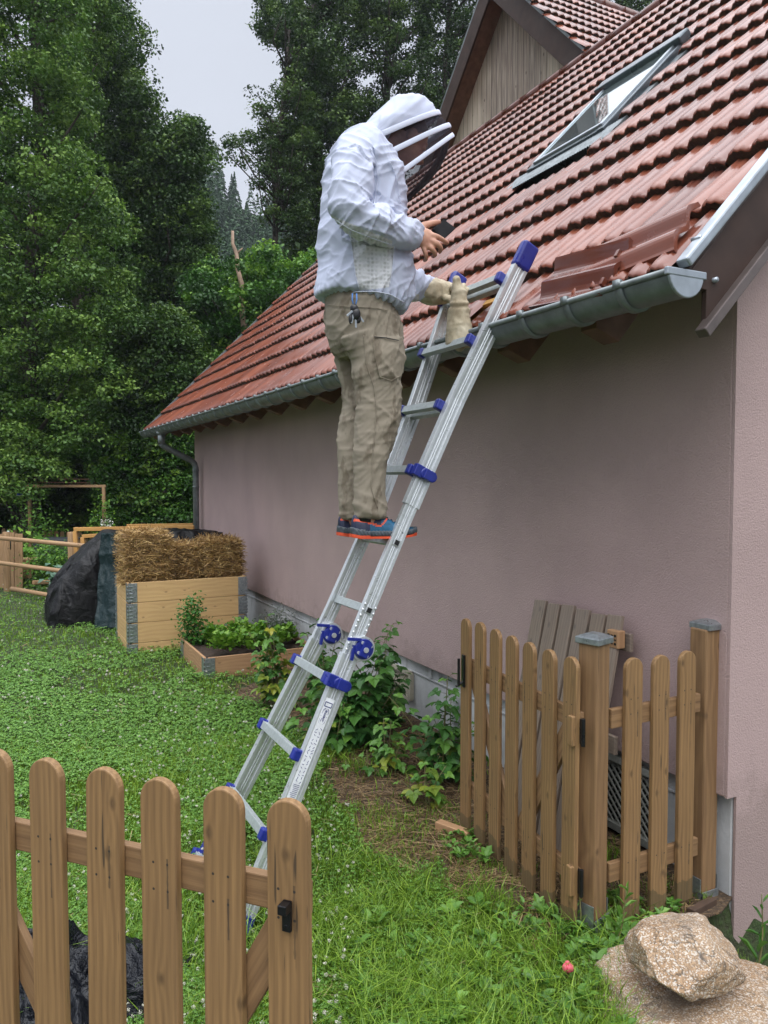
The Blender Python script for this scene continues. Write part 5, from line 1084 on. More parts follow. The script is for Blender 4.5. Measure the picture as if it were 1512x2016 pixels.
g.p(Base_Color=g.mix(g.ramp(st, (.5, 0.), (.62, .8)), g.ramp(a, (.3, (.035, .022, .013)), (.7, (.075, .048, .028))), (.20, .125, .06)), Roughness=.9, Normal=g.bump(b, .9, .02)); M_MULCH = g.m
m = MB(); m.prism([(x, y, .004) for x, y in mw], (0, 0, .006)); o = m.build('planting_strip', M_MULCH, None, fix=True); tag(o, kind='structure')
g = G('hill'); v = g.co(); a = g.noise(v, .8, 6); g.p(Base_Color=g.ramp(a, (.3, (.006, .012, .004)), (.7, (.02, .035, .012))), Roughness=1.); M_HILL = g.m
m = MB(); xs = np.linspace(-60, 30, 60); 
A = np.array([[(x, y, max(-.2, (np.interp(y, [21, 27, 34, 60], [-.2, 2.5, 6.5, 9.]) * np.clip((3 - x) / 6, .0, 1) + 1.2 * float(fbm(np.array([x * .2, y * .2, 3.])))) if y > 21.5 else -.2)) for x in xs] for y in np.linspace(21, 60, 40)]); m.grid(A); tag(m.build('hillside', M_HILL, None, True), kind='structure')
hp = [(250, 300), (330, 330), (372, 338), (420, 372), (470, 402), (520, 425), (600, 440), (700, 500)]
m = MB(); rows = []
for k, dd in enumerate(np.linspace(62, 100, 12)):
    rows.append([[*(at(x, np.interp(x, [p[0] for p in hp], [p[1] for p in hp]) - 16, 96)[:2] * np.array([dd / 96, dd / 96])), 1.68 + (at(x, np.interp(x, [p[0] for p in hp], [p[1] for p in hp]) - 16, 96)[2] - 1.68) * (.15 + .85 * (dd - 62) / 38) ** 1.0] for x in np.linspace(180, 720, 40)])
m.grid(rows); tag(m.build('distant_hill', M_HILL, None, True), kind='structure')
# ------------------------------------------------------------------ foliage
GD = (.010, .030, .010)
M_LFA = leafmat('ash_leaves', (.024, .062, .012), (.075, .165, .026), (.21, .34, .06), .55)
M_LFB = leafmat('dark_leaves', (.014, .040, .009), (.045, .105, .020), (.14, .235, .04), .55)
M_LFC = leafmat('alder_leaves', (.014, .036, .009), (.042, .090, .019), (.13, .21, .04), .55)
M_LFD = leafmat('hazel_leaves', (.026, .085, .012), (.075, .20, .026), (.24, .42, .05), .5, .3)
M_CONIF = leafmat('spruce_needles', (.024, .060, .024), (.045, .105, .040), (.075, .15, .055), .7, .05)
M_BARK = plain('bark', (.045, .036, .028), .9, 0, .35, 14, .9, .02)
M_BARE = plain('bare_dead_wood', (.36, .25, .18), .8, 0, .35, 9, .8, .02)
LS, LM = .72, 1.75
def tree(name, label, poly, dep, thick, ncl, per, ls, mat, tm, ts, trunk, tr, cr=.5, seed=0, group=None, cat='tree', limbs=26, flat=.6, part='crown', edge=1.):
    per = int(per * LM); ls = ls * LS; ncl = int(ncl * 1.15); cr = cr * .82; flat = .5; ts = ts + .07; tm = tm + .05; rs = np.random.default_rng(seed + 11); base = at(trunk[0][0], trunk[0][1], dep); base[2] = 0 if base[2] < 3 else base[2]
    t = thing(name, label, cat, tuple(base), 0, group)
    xs = [p[0] for p in poly]; ys = [p[1] for p in poly]; C = []; cxm = sum(xs) / len(xs); hw_ = (max(xs) - min(xs)) / 2
    while len(C) < ncl:
        x, y = rs.uniform(min(xs), max(xs), 200), rs.uniform(min(ys), max(ys), 200); k = inpoly(x, y, poly)
        for a, b in zip(x[k], y[k]):
            e = max(.25, 1 - ((a - cxm) / (hw_ + 1)) ** 2) ** .5; C.append(at(a, b, dep + rs.uniform(-1, 1) * thick * e))
    C = np.array(C[:ncl]); C = C[C[:, 2] > .05]; n_ = len(C); ct = rs.normal(0, ts, n_) ; csz = rs.uniform(.6, 1.35, n_) * cr
    idx = np.repeat(np.arange(n_), per); N = len(idx); D = rs.normal(size=(N, 3)); D /= np.linalg.norm(D, axis=1, keepdims=True); rr = rs.uniform(.25, 1, N) ** .6
    off = D * rr[:, None] * csz[idx][:, None] * [1, 1, flat]; off[:, 2] -= .25 * (off[:, 0] ** 2 + off[:, 1] ** 2) / cr
    P = C[idx] + off; k = P[:, 2] > .03; P, idx, off = P[k], idx[k], off[k]; N = len(P)
    NV = rs.normal(size=(N, 3)) * .55 + np.array([0, 0, .75]) + off / cr * .5; sz = ls * rs.uniform(.6, 1.35, N)
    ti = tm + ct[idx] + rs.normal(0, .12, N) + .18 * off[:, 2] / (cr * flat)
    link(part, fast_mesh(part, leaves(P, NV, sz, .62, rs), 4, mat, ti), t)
    tp = [at(x, y, dep) for x, y in trunk]; tp[0][2] = min(tp[0][2], -.1) if trunk[0][1] > 800 else tp[0][2]
    m = MB(); m.tube(tp, np.linspace(tr, tr * .3, len(tp)), 10); tpa = np.array(tp)
    for c in C[rs.choice(n_, min(limbs, n_), replace=False)]:
        u = rs.uniform(.15, .95); k = u * (len(tp) - 1); i = int(k); zt_ = c[2] - .7 * np.linalg.norm((c - tpa[len(tpa) // 2])[:2]) - .3; j_ = int(np.clip(np.searchsorted(tpa[:, 2], zt_) - 1, 0, len(tpa) - 2)); p = tpa[j_] + (tpa[j_ + 1] - tpa[j_]) * np.clip((zt_ - tpa[j_][2]) / (tpa[j_ + 1][2] - tpa[j_][2] + 1e-6), 0, 1)
        mid = (p + c) / 2 + rs.normal(0, .15, 3) - Z * .1 * np.linalg.norm(c - p) * .3; m.tube([p, mid, c], [tr * .28, tr * .16, .012], 6)
    m.build('trunk', M_BARK, t, True); return t
GR_ = 'trees of the wood behind the garden'
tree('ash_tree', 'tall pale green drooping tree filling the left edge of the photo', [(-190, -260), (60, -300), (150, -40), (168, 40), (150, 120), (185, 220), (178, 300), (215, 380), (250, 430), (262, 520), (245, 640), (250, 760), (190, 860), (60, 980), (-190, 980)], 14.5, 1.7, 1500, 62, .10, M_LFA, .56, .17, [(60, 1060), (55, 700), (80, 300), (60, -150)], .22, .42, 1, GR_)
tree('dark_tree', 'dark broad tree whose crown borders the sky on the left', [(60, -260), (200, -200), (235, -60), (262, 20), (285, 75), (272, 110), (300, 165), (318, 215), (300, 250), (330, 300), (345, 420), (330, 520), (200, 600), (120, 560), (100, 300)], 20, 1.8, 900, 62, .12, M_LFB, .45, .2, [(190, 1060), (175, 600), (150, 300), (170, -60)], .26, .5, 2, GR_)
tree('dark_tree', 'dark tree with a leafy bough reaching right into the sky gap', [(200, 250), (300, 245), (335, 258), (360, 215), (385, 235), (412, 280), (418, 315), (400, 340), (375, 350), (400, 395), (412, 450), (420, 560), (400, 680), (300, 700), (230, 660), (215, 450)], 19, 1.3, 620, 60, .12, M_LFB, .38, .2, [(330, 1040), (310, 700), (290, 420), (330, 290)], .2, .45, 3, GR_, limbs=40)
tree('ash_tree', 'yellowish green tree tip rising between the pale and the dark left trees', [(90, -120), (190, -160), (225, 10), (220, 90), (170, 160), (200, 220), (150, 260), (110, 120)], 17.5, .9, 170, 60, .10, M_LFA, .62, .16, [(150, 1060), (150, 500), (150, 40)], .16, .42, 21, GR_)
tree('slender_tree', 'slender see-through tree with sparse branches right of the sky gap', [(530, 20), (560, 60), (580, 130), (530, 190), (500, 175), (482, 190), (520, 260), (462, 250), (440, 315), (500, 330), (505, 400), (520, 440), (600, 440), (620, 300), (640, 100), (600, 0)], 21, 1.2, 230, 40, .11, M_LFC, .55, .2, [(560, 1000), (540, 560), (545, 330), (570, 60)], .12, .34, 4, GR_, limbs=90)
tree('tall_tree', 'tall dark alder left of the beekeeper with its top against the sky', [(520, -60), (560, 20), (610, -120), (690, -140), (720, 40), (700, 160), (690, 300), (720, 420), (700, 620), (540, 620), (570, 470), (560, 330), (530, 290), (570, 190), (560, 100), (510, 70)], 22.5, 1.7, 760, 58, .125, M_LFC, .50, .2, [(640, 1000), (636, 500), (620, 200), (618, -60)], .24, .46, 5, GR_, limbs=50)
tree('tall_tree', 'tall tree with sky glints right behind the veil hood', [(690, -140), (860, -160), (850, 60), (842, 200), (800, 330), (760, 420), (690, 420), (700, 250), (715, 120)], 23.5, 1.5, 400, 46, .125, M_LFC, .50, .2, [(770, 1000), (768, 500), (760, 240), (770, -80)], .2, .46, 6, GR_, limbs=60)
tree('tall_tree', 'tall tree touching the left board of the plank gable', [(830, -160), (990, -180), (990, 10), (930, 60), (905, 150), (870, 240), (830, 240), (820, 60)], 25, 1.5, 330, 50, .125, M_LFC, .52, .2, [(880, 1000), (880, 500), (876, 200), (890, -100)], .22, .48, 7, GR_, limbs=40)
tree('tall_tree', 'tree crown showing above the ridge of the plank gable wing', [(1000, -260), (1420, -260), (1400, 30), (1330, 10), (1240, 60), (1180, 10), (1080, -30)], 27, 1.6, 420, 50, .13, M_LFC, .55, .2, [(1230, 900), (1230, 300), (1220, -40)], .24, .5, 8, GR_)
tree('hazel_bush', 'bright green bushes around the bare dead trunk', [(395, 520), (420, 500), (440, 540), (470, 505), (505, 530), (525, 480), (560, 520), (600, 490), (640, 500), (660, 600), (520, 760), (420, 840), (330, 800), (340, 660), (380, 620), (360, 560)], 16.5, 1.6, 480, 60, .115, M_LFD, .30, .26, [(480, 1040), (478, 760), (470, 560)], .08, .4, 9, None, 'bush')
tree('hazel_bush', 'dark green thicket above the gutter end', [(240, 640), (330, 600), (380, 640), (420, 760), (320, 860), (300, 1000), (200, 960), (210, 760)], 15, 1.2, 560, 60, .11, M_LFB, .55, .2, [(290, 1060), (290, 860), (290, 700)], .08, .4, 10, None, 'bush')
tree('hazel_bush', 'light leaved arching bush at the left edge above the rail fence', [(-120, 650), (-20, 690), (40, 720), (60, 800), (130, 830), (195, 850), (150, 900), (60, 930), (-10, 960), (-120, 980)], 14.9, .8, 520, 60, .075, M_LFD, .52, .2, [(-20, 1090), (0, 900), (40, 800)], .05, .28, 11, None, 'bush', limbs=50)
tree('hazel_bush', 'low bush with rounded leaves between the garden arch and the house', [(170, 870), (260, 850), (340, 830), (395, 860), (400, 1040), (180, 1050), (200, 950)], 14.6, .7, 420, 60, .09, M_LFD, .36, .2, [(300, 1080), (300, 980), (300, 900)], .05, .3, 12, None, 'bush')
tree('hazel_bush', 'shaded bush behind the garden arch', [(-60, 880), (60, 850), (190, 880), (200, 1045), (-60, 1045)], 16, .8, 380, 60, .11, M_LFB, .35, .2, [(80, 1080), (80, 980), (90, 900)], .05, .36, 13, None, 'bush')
def mass(name, poly, dep, thick, ncl, per, ls, mat, tm, cr, seed, kind='stuff'):
    rs = np.random.default_rng(seed); xs = [p[0] for p in poly]; ys = [p[1] for p in poly]; x = rs.uniform(min(xs), max(xs), ncl * 4); y = rs.uniform(min(ys), max(ys), ncl * 4); k = inpoly(x, y, poly); x, y = x[k][:ncl], y[k][:ncl]
    C = np.array([at(a, b, dep + rs.uniform(-thick, thick)) for a, b in zip(x, y)]); idx = np.repeat(np.arange(len(C)), per); N = len(idx)
    off = rs.normal(size=(N, 3)) * cr * .5 * [1, 1, .7]; P = C[idx] + off; NV = rs.normal(size=(N, 3)) * .6 + [0, -.15, .7]
    ti = tm + rs.normal(0, .15, len(C))[idx] + rs.normal(0, .1, N); return tag(link(name, fast_mesh(name, leaves(P, NV, ls * rs.uniform(.6, 1.3, N), .65, rs), 4, mat, ti)), kind=kind)
mass('wood_undergrowth', [(-260, 330), (240, 330), (400, 560), (560, 560), (760, 480), (760, 1060), (-260, 1060)], 22.5, 1.6, 2300, 40, .19, M_LFB, .30, .9, 31)
# far conifers
rs = np.random.default_rng(4); Q = []; T_ = []
for k in range(300):
    x = rs.uniform(230, 680); d = rs.uniform(72, 99); yt = np.interp(x, [p[0] for p in hp], [p[1] for p in hp]); f = (d - 62) / 38
    p = at(x, yt - 16, 96); b = np.array([p[0] * d / 96, p[1] * d / 96, 1.68 + (p[2] - 1.68) * (.15 + .85 * f)]); H = rs.uniform(4.0, 8.0) ; n = 190
    u = rs.uniform(0, 1, n) ** .8; r = (1 - u) * H * .22 * rs.uniform(.5, 1, n); a = rs.uniform(0, 6.28, n); C = b + np.stack([r * np.cos(a), r * np.sin(a), u * H - .4], 1); NV = np.stack([np.cos(a), np.sin(a), np.full(n, 1.2)], 1)
    Q.append(leaves(C, NV, np.full(n, .75) * (1.15 - u * .8), .5, rs)); T_.append(rs.normal(.5, .2) + rs.normal(0, .1, n))
tag(link('far_conifer_wood', fast_mesh('far_conifer_wood', np.concatenate(Q), 4, M_CONIF, np.concatenate(T_))), kind='stuff')
# dead trunk
dt = thing('dead_tree', 'bare broken orange brown trunk sticking out of the bushes', 'tree', tuple(at(482, 1000, 15.6)))
m = MB(); pp_ = [(486, 1000), (486, 760), (480, 640), (474, 590), (476, 560), (468, 530), (466, 500), (458, 480), (458, 455)]
P = np.array([at(x, y, 15.4) for x, y in pp_]); m.tube(P, [.075, .07, .06, .055, .05, .045, .040, .034, .028], 12); o = m.build('bare_trunk', M_BARE, dt, True)
m = MB(); m.tube([P[6], P[6] + np.array([.12, 0, .12])], [.03, .012], 7); m.tube([P[3], P[3] + np.array([-.1, 0, .1])], [.03, .01], 7); m.build('branch_stub', M_BARE, dt, True)
# climbing plants and vegetable patch
def leafy(name, label, cat, pts, cr, per, ls, mat, tm, seed, group=None, flowers=None, part='leaves', asp=.62):
    rs = np.random.default_rng(seed); C = np.array(pts, float); idx = np.repeat(np.arange(len(C)), per); N = len(idx); off = rs.normal(size=(N, 3)) * cr * .55; P = C[idx] + off; P[:, 2] = np.maximum(P[:, 2], .015)
    NV = rs.normal(size=(N, 3)) * .5 + [0, -.2, .8]; o = link(name, fast_mesh(name, leaves(P, NV, ls * rs.uniform(.6, 1.3, N), asp, rs), 4, mat, tm + rs.normal(0, .18, N)))
    return tag(o, label, cat, group)
leafy('climbing_plant', 'climbing rose on the left post of the garden arch', 'plant', [at(x, y, 13.2) for x, y in ((60, 975), (70, 1000), (55, 1010), (62, 1025), (80, 1030), (50, 1040), (95, 1035), (110, 1032), (40, 1048), (66, 1052), (85, 1045))], .26, 60, .06, M_LFD, .55, 41)
leafy('climbing_plant', 'climbing plant on the right post of the garden arch with white blooms', 'plant', [at(x, y, 13.2) for x, y in ((206, 995), (200, 1010), (210, 1022), (196, 1030), (207, 1036))], .18, 60, .06, M_LFD, .6, 42)
M_PETW = plain('white_petals', (.75, .75, .68), .6, 0, .1, 30)
leafy('hydrangea', 'white blossoms below the right post of the arch', 'flower', [at(x, y, 13.0) for x, y in ((212, 1030), (209, 1038))], .1, 40, .04, M_PETW, .5, 43)
leafy('squash_plant', 'broad leaved squash plant right of the plank panel', 'plant', [at(x, y, 12.2) for x, y in ((48, 1098), (53, 1094), (50, 1104))], .22, 30, .16, M_LFD, .7, 44, asp=.9)
leafy('vegetable_rows', 'leafy vegetables growing in front of the dark planter', 'plants', [at(rng.uniform(65, 140), rng.uniform(1085, 1150), 11.8) for k in range(40)], .22, 60, .06, M_LFD, .6, 45)
leafy('cabbage', 'pale bluish cabbage plant at the foot of the end fence post', 'plant', [at(x, y, 11.2) for x, y in ((120, 1140), (122, 1142), (121, 1138))], .18, 60, .10, leafmat('cabbage', (.06, .14, .09), (.12, .22, .15), (.25, .36, .26)), .5, 46, asp=.9)
# ------------------------------------------------------------------ salad in the low bed
M_SALAD = leafmat('salad_leaves', (.06, .15, .015), (.15, .32, .03), (.33, .52, .09), .4, .3); M_PARS = leafmat('parsley_leaves', (.02, .08, .01), (.05, .17, .02), (.11, .28, .04), .4, .3)
def bedp(u, v_, z): return A2 + HN * .98 * u + HD * .86 * v_ + Z * z
rs = np.random.default_rng(9)
for i, (u, v_, s) in enumerate(((.22, .25, 1), (.45, .2, 1.05), (.70, .22, .95), (.32, .55, 1), (.58, .5, 1.1), (.85, .45, .9), (.25, .8, .9), (.5, .8, 1.0))):
    c = bedp(u, v_, .15); Q = []; T_ = []
    n = 150; a = rs.uniform(0, 6.28, n); el = rs.uniform(.2, 1.4, n); r = s * rs.uniform(.05, .15, n); C = c + np.stack([r * np.cos(a) * np.cos(el * .8), r * np.sin(a) * np.cos(el * .8), .03 + r * np.sin(el) * 1.1], 1)
    NV = np.stack([-np.cos(a) * .6, -np.sin(a) * .6, np.full(n, .8)], 1) + rs.normal(0, .35, (n, 3)); tag(link('lettuce', fast_mesh('lettuce', leaves(C, NV, rs.uniform(.035, .075, n), .95, rs, .3), 4, M_SALAD, rs.normal(.5, .22, n))), ['lettuce head nearest the front left corner of the low bed', 'lettuce head in the front middle of the low bed', 'lettuce head by the front edge of the low bed towards the wall', 'lettuce head behind the front left one in the low bed', 'lettuce head in the centre of the low bed', 'lettuce head in the low bed closest to the wall', 'lettuce head next to the tall parsley', 'lettuce head at the back of the low bed against the tall one'][i], 'lettuce', 'lettuces in the low raised bed')
pb_ = bedp(.07, .93, .15); leafy('parsley', 'tall curly parsley at the back left corner of the low bed', 'plant', [pb_ + Z * h + np.array([rs.normal(0, .03), rs.normal(0, .03), 0]) for h in np.linspace(0, .36, 22)], .10, 50, .028, M_PARS, .45, 51, asp=.9)
leafy('parsley', 'dark curly parsley between the tall bed and the lettuces', 'plant', [bedp(.14 + .05 * k, .88 - .02 * k, .22 + .03 * rs.normal()) for k in range(9)], .10, 60, .032, M_PARS, .5, 52, asp=.9)
leafy('herb_clump', 'greyish feathery herb at the wall end of the low bed', 'plant', [bedp(.86 + rs.normal(0, .06), .7 + rs.normal(0, .1), .2 + rs.uniform(0, .14)) for k in range(16)], .12, 70, .03, leafmat('herb', (.05, .07, .05), (.10, .13, .09), (.16, .19, .12)), .5, 53, asp=.35)
# ------------------------------------------------------------------ raspberries along the wall
M_RASP = leafmat('raspberry_leaves', (.022, .080, .018), (.050, .150, .028), (.15, .31, .045), .45, .22); M_RASPY = leafmat('yellowing_leaves', (.10, .20, .03), (.26, .32, .04), (.46, .42, .05), .45, .3); M_CANE = plain('green_cane', (.14, .13, .05), .6, 0, .3, 20)
def leaflet(base, d_, n_, L, w, rs):
    s = np.cross(d_, n_); n_ = n_ + rs.normal(0, .05, 3); f = n_ * L * .10; tip = base + d_ * L - n_ * L * .12
    e = lambda u, q, sg: base + d_ * L * u + s * L * w * q * sg + f * 1.0
    out = []
    for sg in (-1, 1): out += [[base, e(.16, .34, sg), e(.42, .5, sg), base + d_ * L * .45], [base + d_ * L * .45, e(.42, .5, sg), e(.74, .30, sg), tip]]
    return out
def raspberry(label, bx, by, topx, topy, nst, ls, seed, spread=.3, yel=.0, tm=.45, group='raspberry canes along the house wall', dense=1., name='raspberry_plant'):
    rs = np.random.default_rng(seed); b = gp(bx, by); dep = float((b - CAMP) @ FW); tp = at(topx, topy, dep); H = tp[2]; t = thing(name, label, 'plant', tuple(b), 0, group); Q = []; T_ = []; Qy = []; Ty = []; m = MB()
    for s_ in range(nst):
        h = H * (1 if s_ == 0 else rs.uniform(.5, .95)); lean = (tp - b) * [1, 1, 0] * (1 if s_ == 0 else rs.uniform(.3, 1)) + (0 if s_ == 0 else 1) * np.array([rs.normal(0, spread), rs.normal(0, spread * .6), 0]) * h
        p0 = b + np.array([rs.normal(0, .04), rs.normal(0, .04), 0]) * (s_ > 0) - Z * .02; pts = [p0 + lean * u ** 1.6 + Z * h * u * (1 - .1 * u) for u in np.linspace(0, 1, 9)]; m.tube(pts, np.linspace(.0045, .0018, 9), 6); P = np.array(pts)
        nl = int(h / .034 * dense); 
        for k in range(nl):
            u = (k + .6) / nl; u = .12 + .88 * u; i = min(int(u * 8), 7); p = P[i] + (P[i + 1] - P[i]) * (u * 8 - i); a = k * 2.4 + rs.normal(0, .3); out = np.array([math.cos(a), math.sin(a), 0]); sc = ls * (1.25 - .7 * u ** 3) * rs.uniform(.75, 1.2); el = rs.uniform(-.1, .55) + .3 * (u > .93)
            d_ = nrm(out + Z * el); pet = p + d_ * sc * .95; m.tube([p, pet], [.0012, .001], 4); n_ = nrm(Z * 1.0 - d_ * .3 + rs.normal(0, .22, 3)); d2 = nrm(d_ - Z * (.35 + rs.uniform(0, .5))); s = nrm(np.cross(d2, n_)); n_ = np.cross(s, d2)
            y_ = rs.random() < yel * (1.6 - 1.5 * u)
            L_ = []
            for dd, f in ((d2, 1.), (nrm(d2 * .35 + s), .8), (nrm(d2 * .35 - s), .8)): L_ += leaflet(pet - (d2 * sc * .12 if f < 1 else 0), dd, n_, sc * f, .82, rs)
            (Qy if y_ else Q).extend(L_); (Ty if y_ else T_).extend([np.clip((tm + .12 if not y_ else .4) + rs.normal(0, .14) + .25 * u ** 4, 0, 1)] * len(L_))
    m.build('canes', M_CANE, t, True)
    if Q: link('leaves', fast_mesh('leaves', np.array(Q), 4, M_RASP, np.array(T_), False), t)
    if Qy: link('yellow_leaves', fast_mesh('yellow_leaves', np.array(Qy), 4, M_RASPY, np.array(Ty), False), t)
raspberry('raspberry cane with yellowing lower leaves beside the low raised bed', 548, 1398, 522, 1188, 9, .062, 61, .16, .5, .42)
raspberry('tall dark leaved raspberry bush rising behind the ladder hinge', 700, 1475, 775, 1192, 9, .075, 62, .28, .03, .3, dense=1.15)
raspberry('raspberry shoot left of the ladder with its tip over the plinth', 640, 1440, 632, 1185, 6, .070, 63, .22, .03, .34)
raspberry('dense low raspberry growth under the lowest blue ladder joints', 655, 1480, 662, 1330, 9, .062, 64, .35, .05, .38, dense=1.2)
raspberry('dark raspberry bush between the ladder and the cream lattice', 748, 1440, 762, 1225, 7, .070, 65, .22, .02, .25, dense=1.2)
raspberry('small light green raspberry in front of the cream lattice', 765, 1520, 770, 1400, 5, .055, 66, .35, .12, .62)
raspberry('raspberry bush with dark leaves just left of the open gate leaf', 872, 1545, 882, 1298, 6, .062, 67, .2, .05, .35, dense=1.1)
raspberry('low lime green raspberry on the straw mulch left of the gate leaf', 840, 1585, 838, 1480, 5, .055, 68, .5, .3, .7)
raspberry('raspberry sprout behind the first picket of the open gate leaf', 905, 1470, 912, 1330, 3, .05, 69, .2, .05, .4)
raspberry('small light raspberry shoots at the edge of the lawn mulch', 725, 1535, 722, 1462, 4, .04, 70, .5, .2, .6)
# ------------------------------------------------------------------ straw mulch, grass, clover
rs = np.random.default_rng(77)
def ground_pts(n, x0=-260, x1=1780, y0=1135, y1=2350):
    x = rs.uniform(x0, x1, n); y = rs.uniform(y0, y1, n); rx = (x - 756) / F; ry = (1008 - y) / F
    D = FW[None] + RT[None] * rx[:, None] + UP[None] * ry[:, None]; t = -1.68 / D[:, 2]; P = CAMP + D * t[:, None]; fd_ = lad(.70, -.085)[:2]; P[:, 2] -= .10 * np.exp(-((P[:, 0] - fd_[0]) ** 2 + (P[:, 1] - fd_[1]) ** 2) / .06); return P, t
def house_o(P): q = P - HC; return q @ HD, -(q @ HN)
beds = [[tuple((A + HN * a + HD * b)[:2]) for a, b in ((-.01, -.01), (w1 + .01, -.01), (w1 + .01, w2 + .01), (-.01, w2 + .01))] for A, w1, w2 in ((A1, 1.14, .78), (A2, .98, .86))] + [[tuple((o0 * [1, 1, 0] + HN * a + HD * b)[:2]) for a, b in ((-.5, -.1), (2, -.1), (2, .85), (-.5, .85))]]
def clear(P):
    t, o = house_o(P); k = ~((t > 0) & (o < .02)) & ~((t <= 0) & (o < -.02) & (t > -8) & (o < 0) & (t > 0))
    k &= ~((t > 0) & (o < 0)); k &= (o > 0) | (t < 0)
    for b in beds: k &= ~inpoly(P[:, 0], P[:, 1], b)
    fd_ = lad(.70, -.085)[:2]; k &= np.hypot(P[:, 0] - fd_[0], P[:, 1] - fd_[1]) > .085
    s = gp(1470, 2010); k &= ~((o < .30) & (t < -.0)) & ~((o < .05) & (t < .3)); k &= ((P[:, 0] - s[0]) / .38) ** 2 + ((P[:, 1] - s[1]) / .2) ** 2 > 1
    return k
def wob(P, a=.10): Pn = P.copy(); Pn[:, 0] += a * fbm(P * [4, 4, 0] + 3, 3) * 2; Pn[:, 1] += a * fbm(P * [4, 4, 0] + 30, 3) * 2; return Pn
def mulched(P): Pn = wob(P, .12); return inpoly(Pn[:, 0], Pn[:, 1], mw)
P, dt_ = ground_pts(52000, 380, 1500, 1340, 1960); k = inpoly(*wob(P, .2)[:, :2].T, mw) & clear(P); dens = vn(P * [5, 5, 0] + 4); k &= dens > .33 * rs.random(len(P)); P = P[k]; N = len(P)
a = rs.uniform(0, 6.28, N); D = np.stack([np.cos(a), np.sin(a), rs.normal(0, .13, N)], 1); P = P + Z * rs.uniform(.006, .035, N)[:, None]
tag(link('straw_mulch', fast_mesh('straw_mulch', stalks(P, D, rs.uniform(.02, .12, N), rs.uniform(.0015, .0032, N), rs), 4, strawmat('mulch_straw', (.20, .125, .055), (.44, .31, .15)), np.clip(rs.normal(.42, .3, N), 0, 1))), kind='stuff')
M_GRASS = leafmat('grass_blades', (.058, .125, .011), (.135, .255, .024), (.33, .48, .06), .4, .3)
def blades(P, dt_, h0, w0, seed, lean=.5, hv=.5):
    rs = np.random.default_rng(seed); N = len(P); sc = np.clip(dt_ / 3.0, 1, 3.2); h = h0 * rs.uniform(1 - hv, 1 + hv, N); w = w0 * sc * rs.uniform(.7, 1.3, N); a = rs.uniform(0, 6.28, N); o = np.stack([np.cos(a), np.sin(a), 0 * a], 1); fa = rs.uniform(0, 6.28, N); s = np.stack([np.cos(fa), np.sin(fa), 0 * fa], 1) * w[:, None] / 2
    ln = (lean * rs.uniform(.2, 1.3, N) * h)[:, None]; p1 = P + o * ln * .28 + Z * (h * .55)[:, None]; p2 = P + o * ln + Z * (h * .93)[:, None] * (1 - .25 * (ln / h[:, None]) ** 2)
    return np.concatenate([np.stack([P - s, P + s, p1 + s * .85, p1 - s * .85], 1), np.stack([p1 - s * .85, p1 + s * .85, p2 + s * .12, p2 - s * .12], 1)]), N
P, dt_ = ground_pts(340000); ml = mulched(P); c = clear(P); patch = vn(P * [2.2, 2.2, 0] + 8); t_, o_ = house_o(P)
k = c & (~ml | (rs.random(len(P)) < .05 + .4 * (vn(P * [3.3, 3.3, 0] + 2) > .55) * (dt_ < 3.9))) & (rs.random(len(P)) < .45 + .75 * patch); P, dt_, patch = P[k], dt_[k], patch[k]
hh = .030 + .026 * patch * (dt_ < 5) + .018 * (fbm(P * [1.1, 1.1, 0], 3) > .05)
rsl = np.random.default_rng(5); V, N = blades(P, dt_, hh, .0034, 71); tint = .50 + .3 * (patch - .5) + rsl.normal(0, .16, N)
tag(link('lawn_grass', fast_mesh('lawn_grass', V, 4, M_GRASS, np.concatenate([tint, tint + .08]))), kind='stuff')
# longer tufts near the camera
tufts = gp(np.array(0), 0) if False else None
C = []
for k in range(230):
    x, y = rs.uniform(640, 1230), rs.uniform(1700, 2150)
    if rs.random() < .35: x, y = rs.uniform(-150, 640), rs.uniform(1650, 2250)
    if 840 < x < 1180 and y < 1850: continue
    C.append(gp(x, y))
for x, y in ((640, 1480), (655, 1500), (700, 1520), (820, 1830), (960, 1800), (1000, 1870), (760, 1830), (745, 1800), (880, 1900), (640, 1900), (620, 1850), (830, 1960), (900, 1850), (210, 1160), (230, 1230), (500, 1480)): C += [gp(x, y)] * 2
C = np.array(C); idx = np.repeat(np.arange(len(C)), 70); P = C[idx] + rs.normal(size=(len(idx), 3)) * [.05, .05, 0]; k = clear(P); P = P[k]; V, N = blades(P, np.full(len(P), 2.5), .095, .0038, 72, .95, .55)
tint = .5 + rs.normal(0, .17, N); tag(link('long_grass', fast_mesh('long_grass', V, 4, M_GRASS, np.concatenate([tint, tint + .1]))), kind='stuff')
# clover leaflets
M_CLOV = leafmat('clover_leaves', (.052, .130, .018), (.105, .24, .034), (.22, .40, .07), .45, .2)
P, dt_ = ground_pts(260000, -260, 900, 1150, 2350); ml = mulched(P); cm = fbm(P * [1.3, 1.3, 0] + 5, 4); k = clear(P) & ~ml & ((cm > .03) & (rs.random(len(P)) < .8) | (rs.random(len(P)) < .2)); P, dt_ = P[k], dt_[k]; N = len(P)
P = P + Z * rs.uniform(.025, .065, N)[:, None]; idx = np.repeat(np.arange(N), 3); a = np.tile([0, 2.1, 4.2], N) + np.repeat(rs.uniform(0, 6, N), 3); sz = (.0088 * np.clip(dt_ / 3.2, .85, 1.9) * rs.uniform(.7, 1.25, N))[idx]; o = np.stack([np.cos(a), np.sin(a), 0 * a], 1)
NV = rs.normal(size=(len(idx), 3)) * .25 + [0, 0, 1] + o * .3; NV /= np.linalg.norm(NV, axis=1, keepdims=True); u = o - NV * np.sum(o * NV, 1, keepdims=True); w = np.cross(NV, u); C = P[idx]; S = sz[:, None]
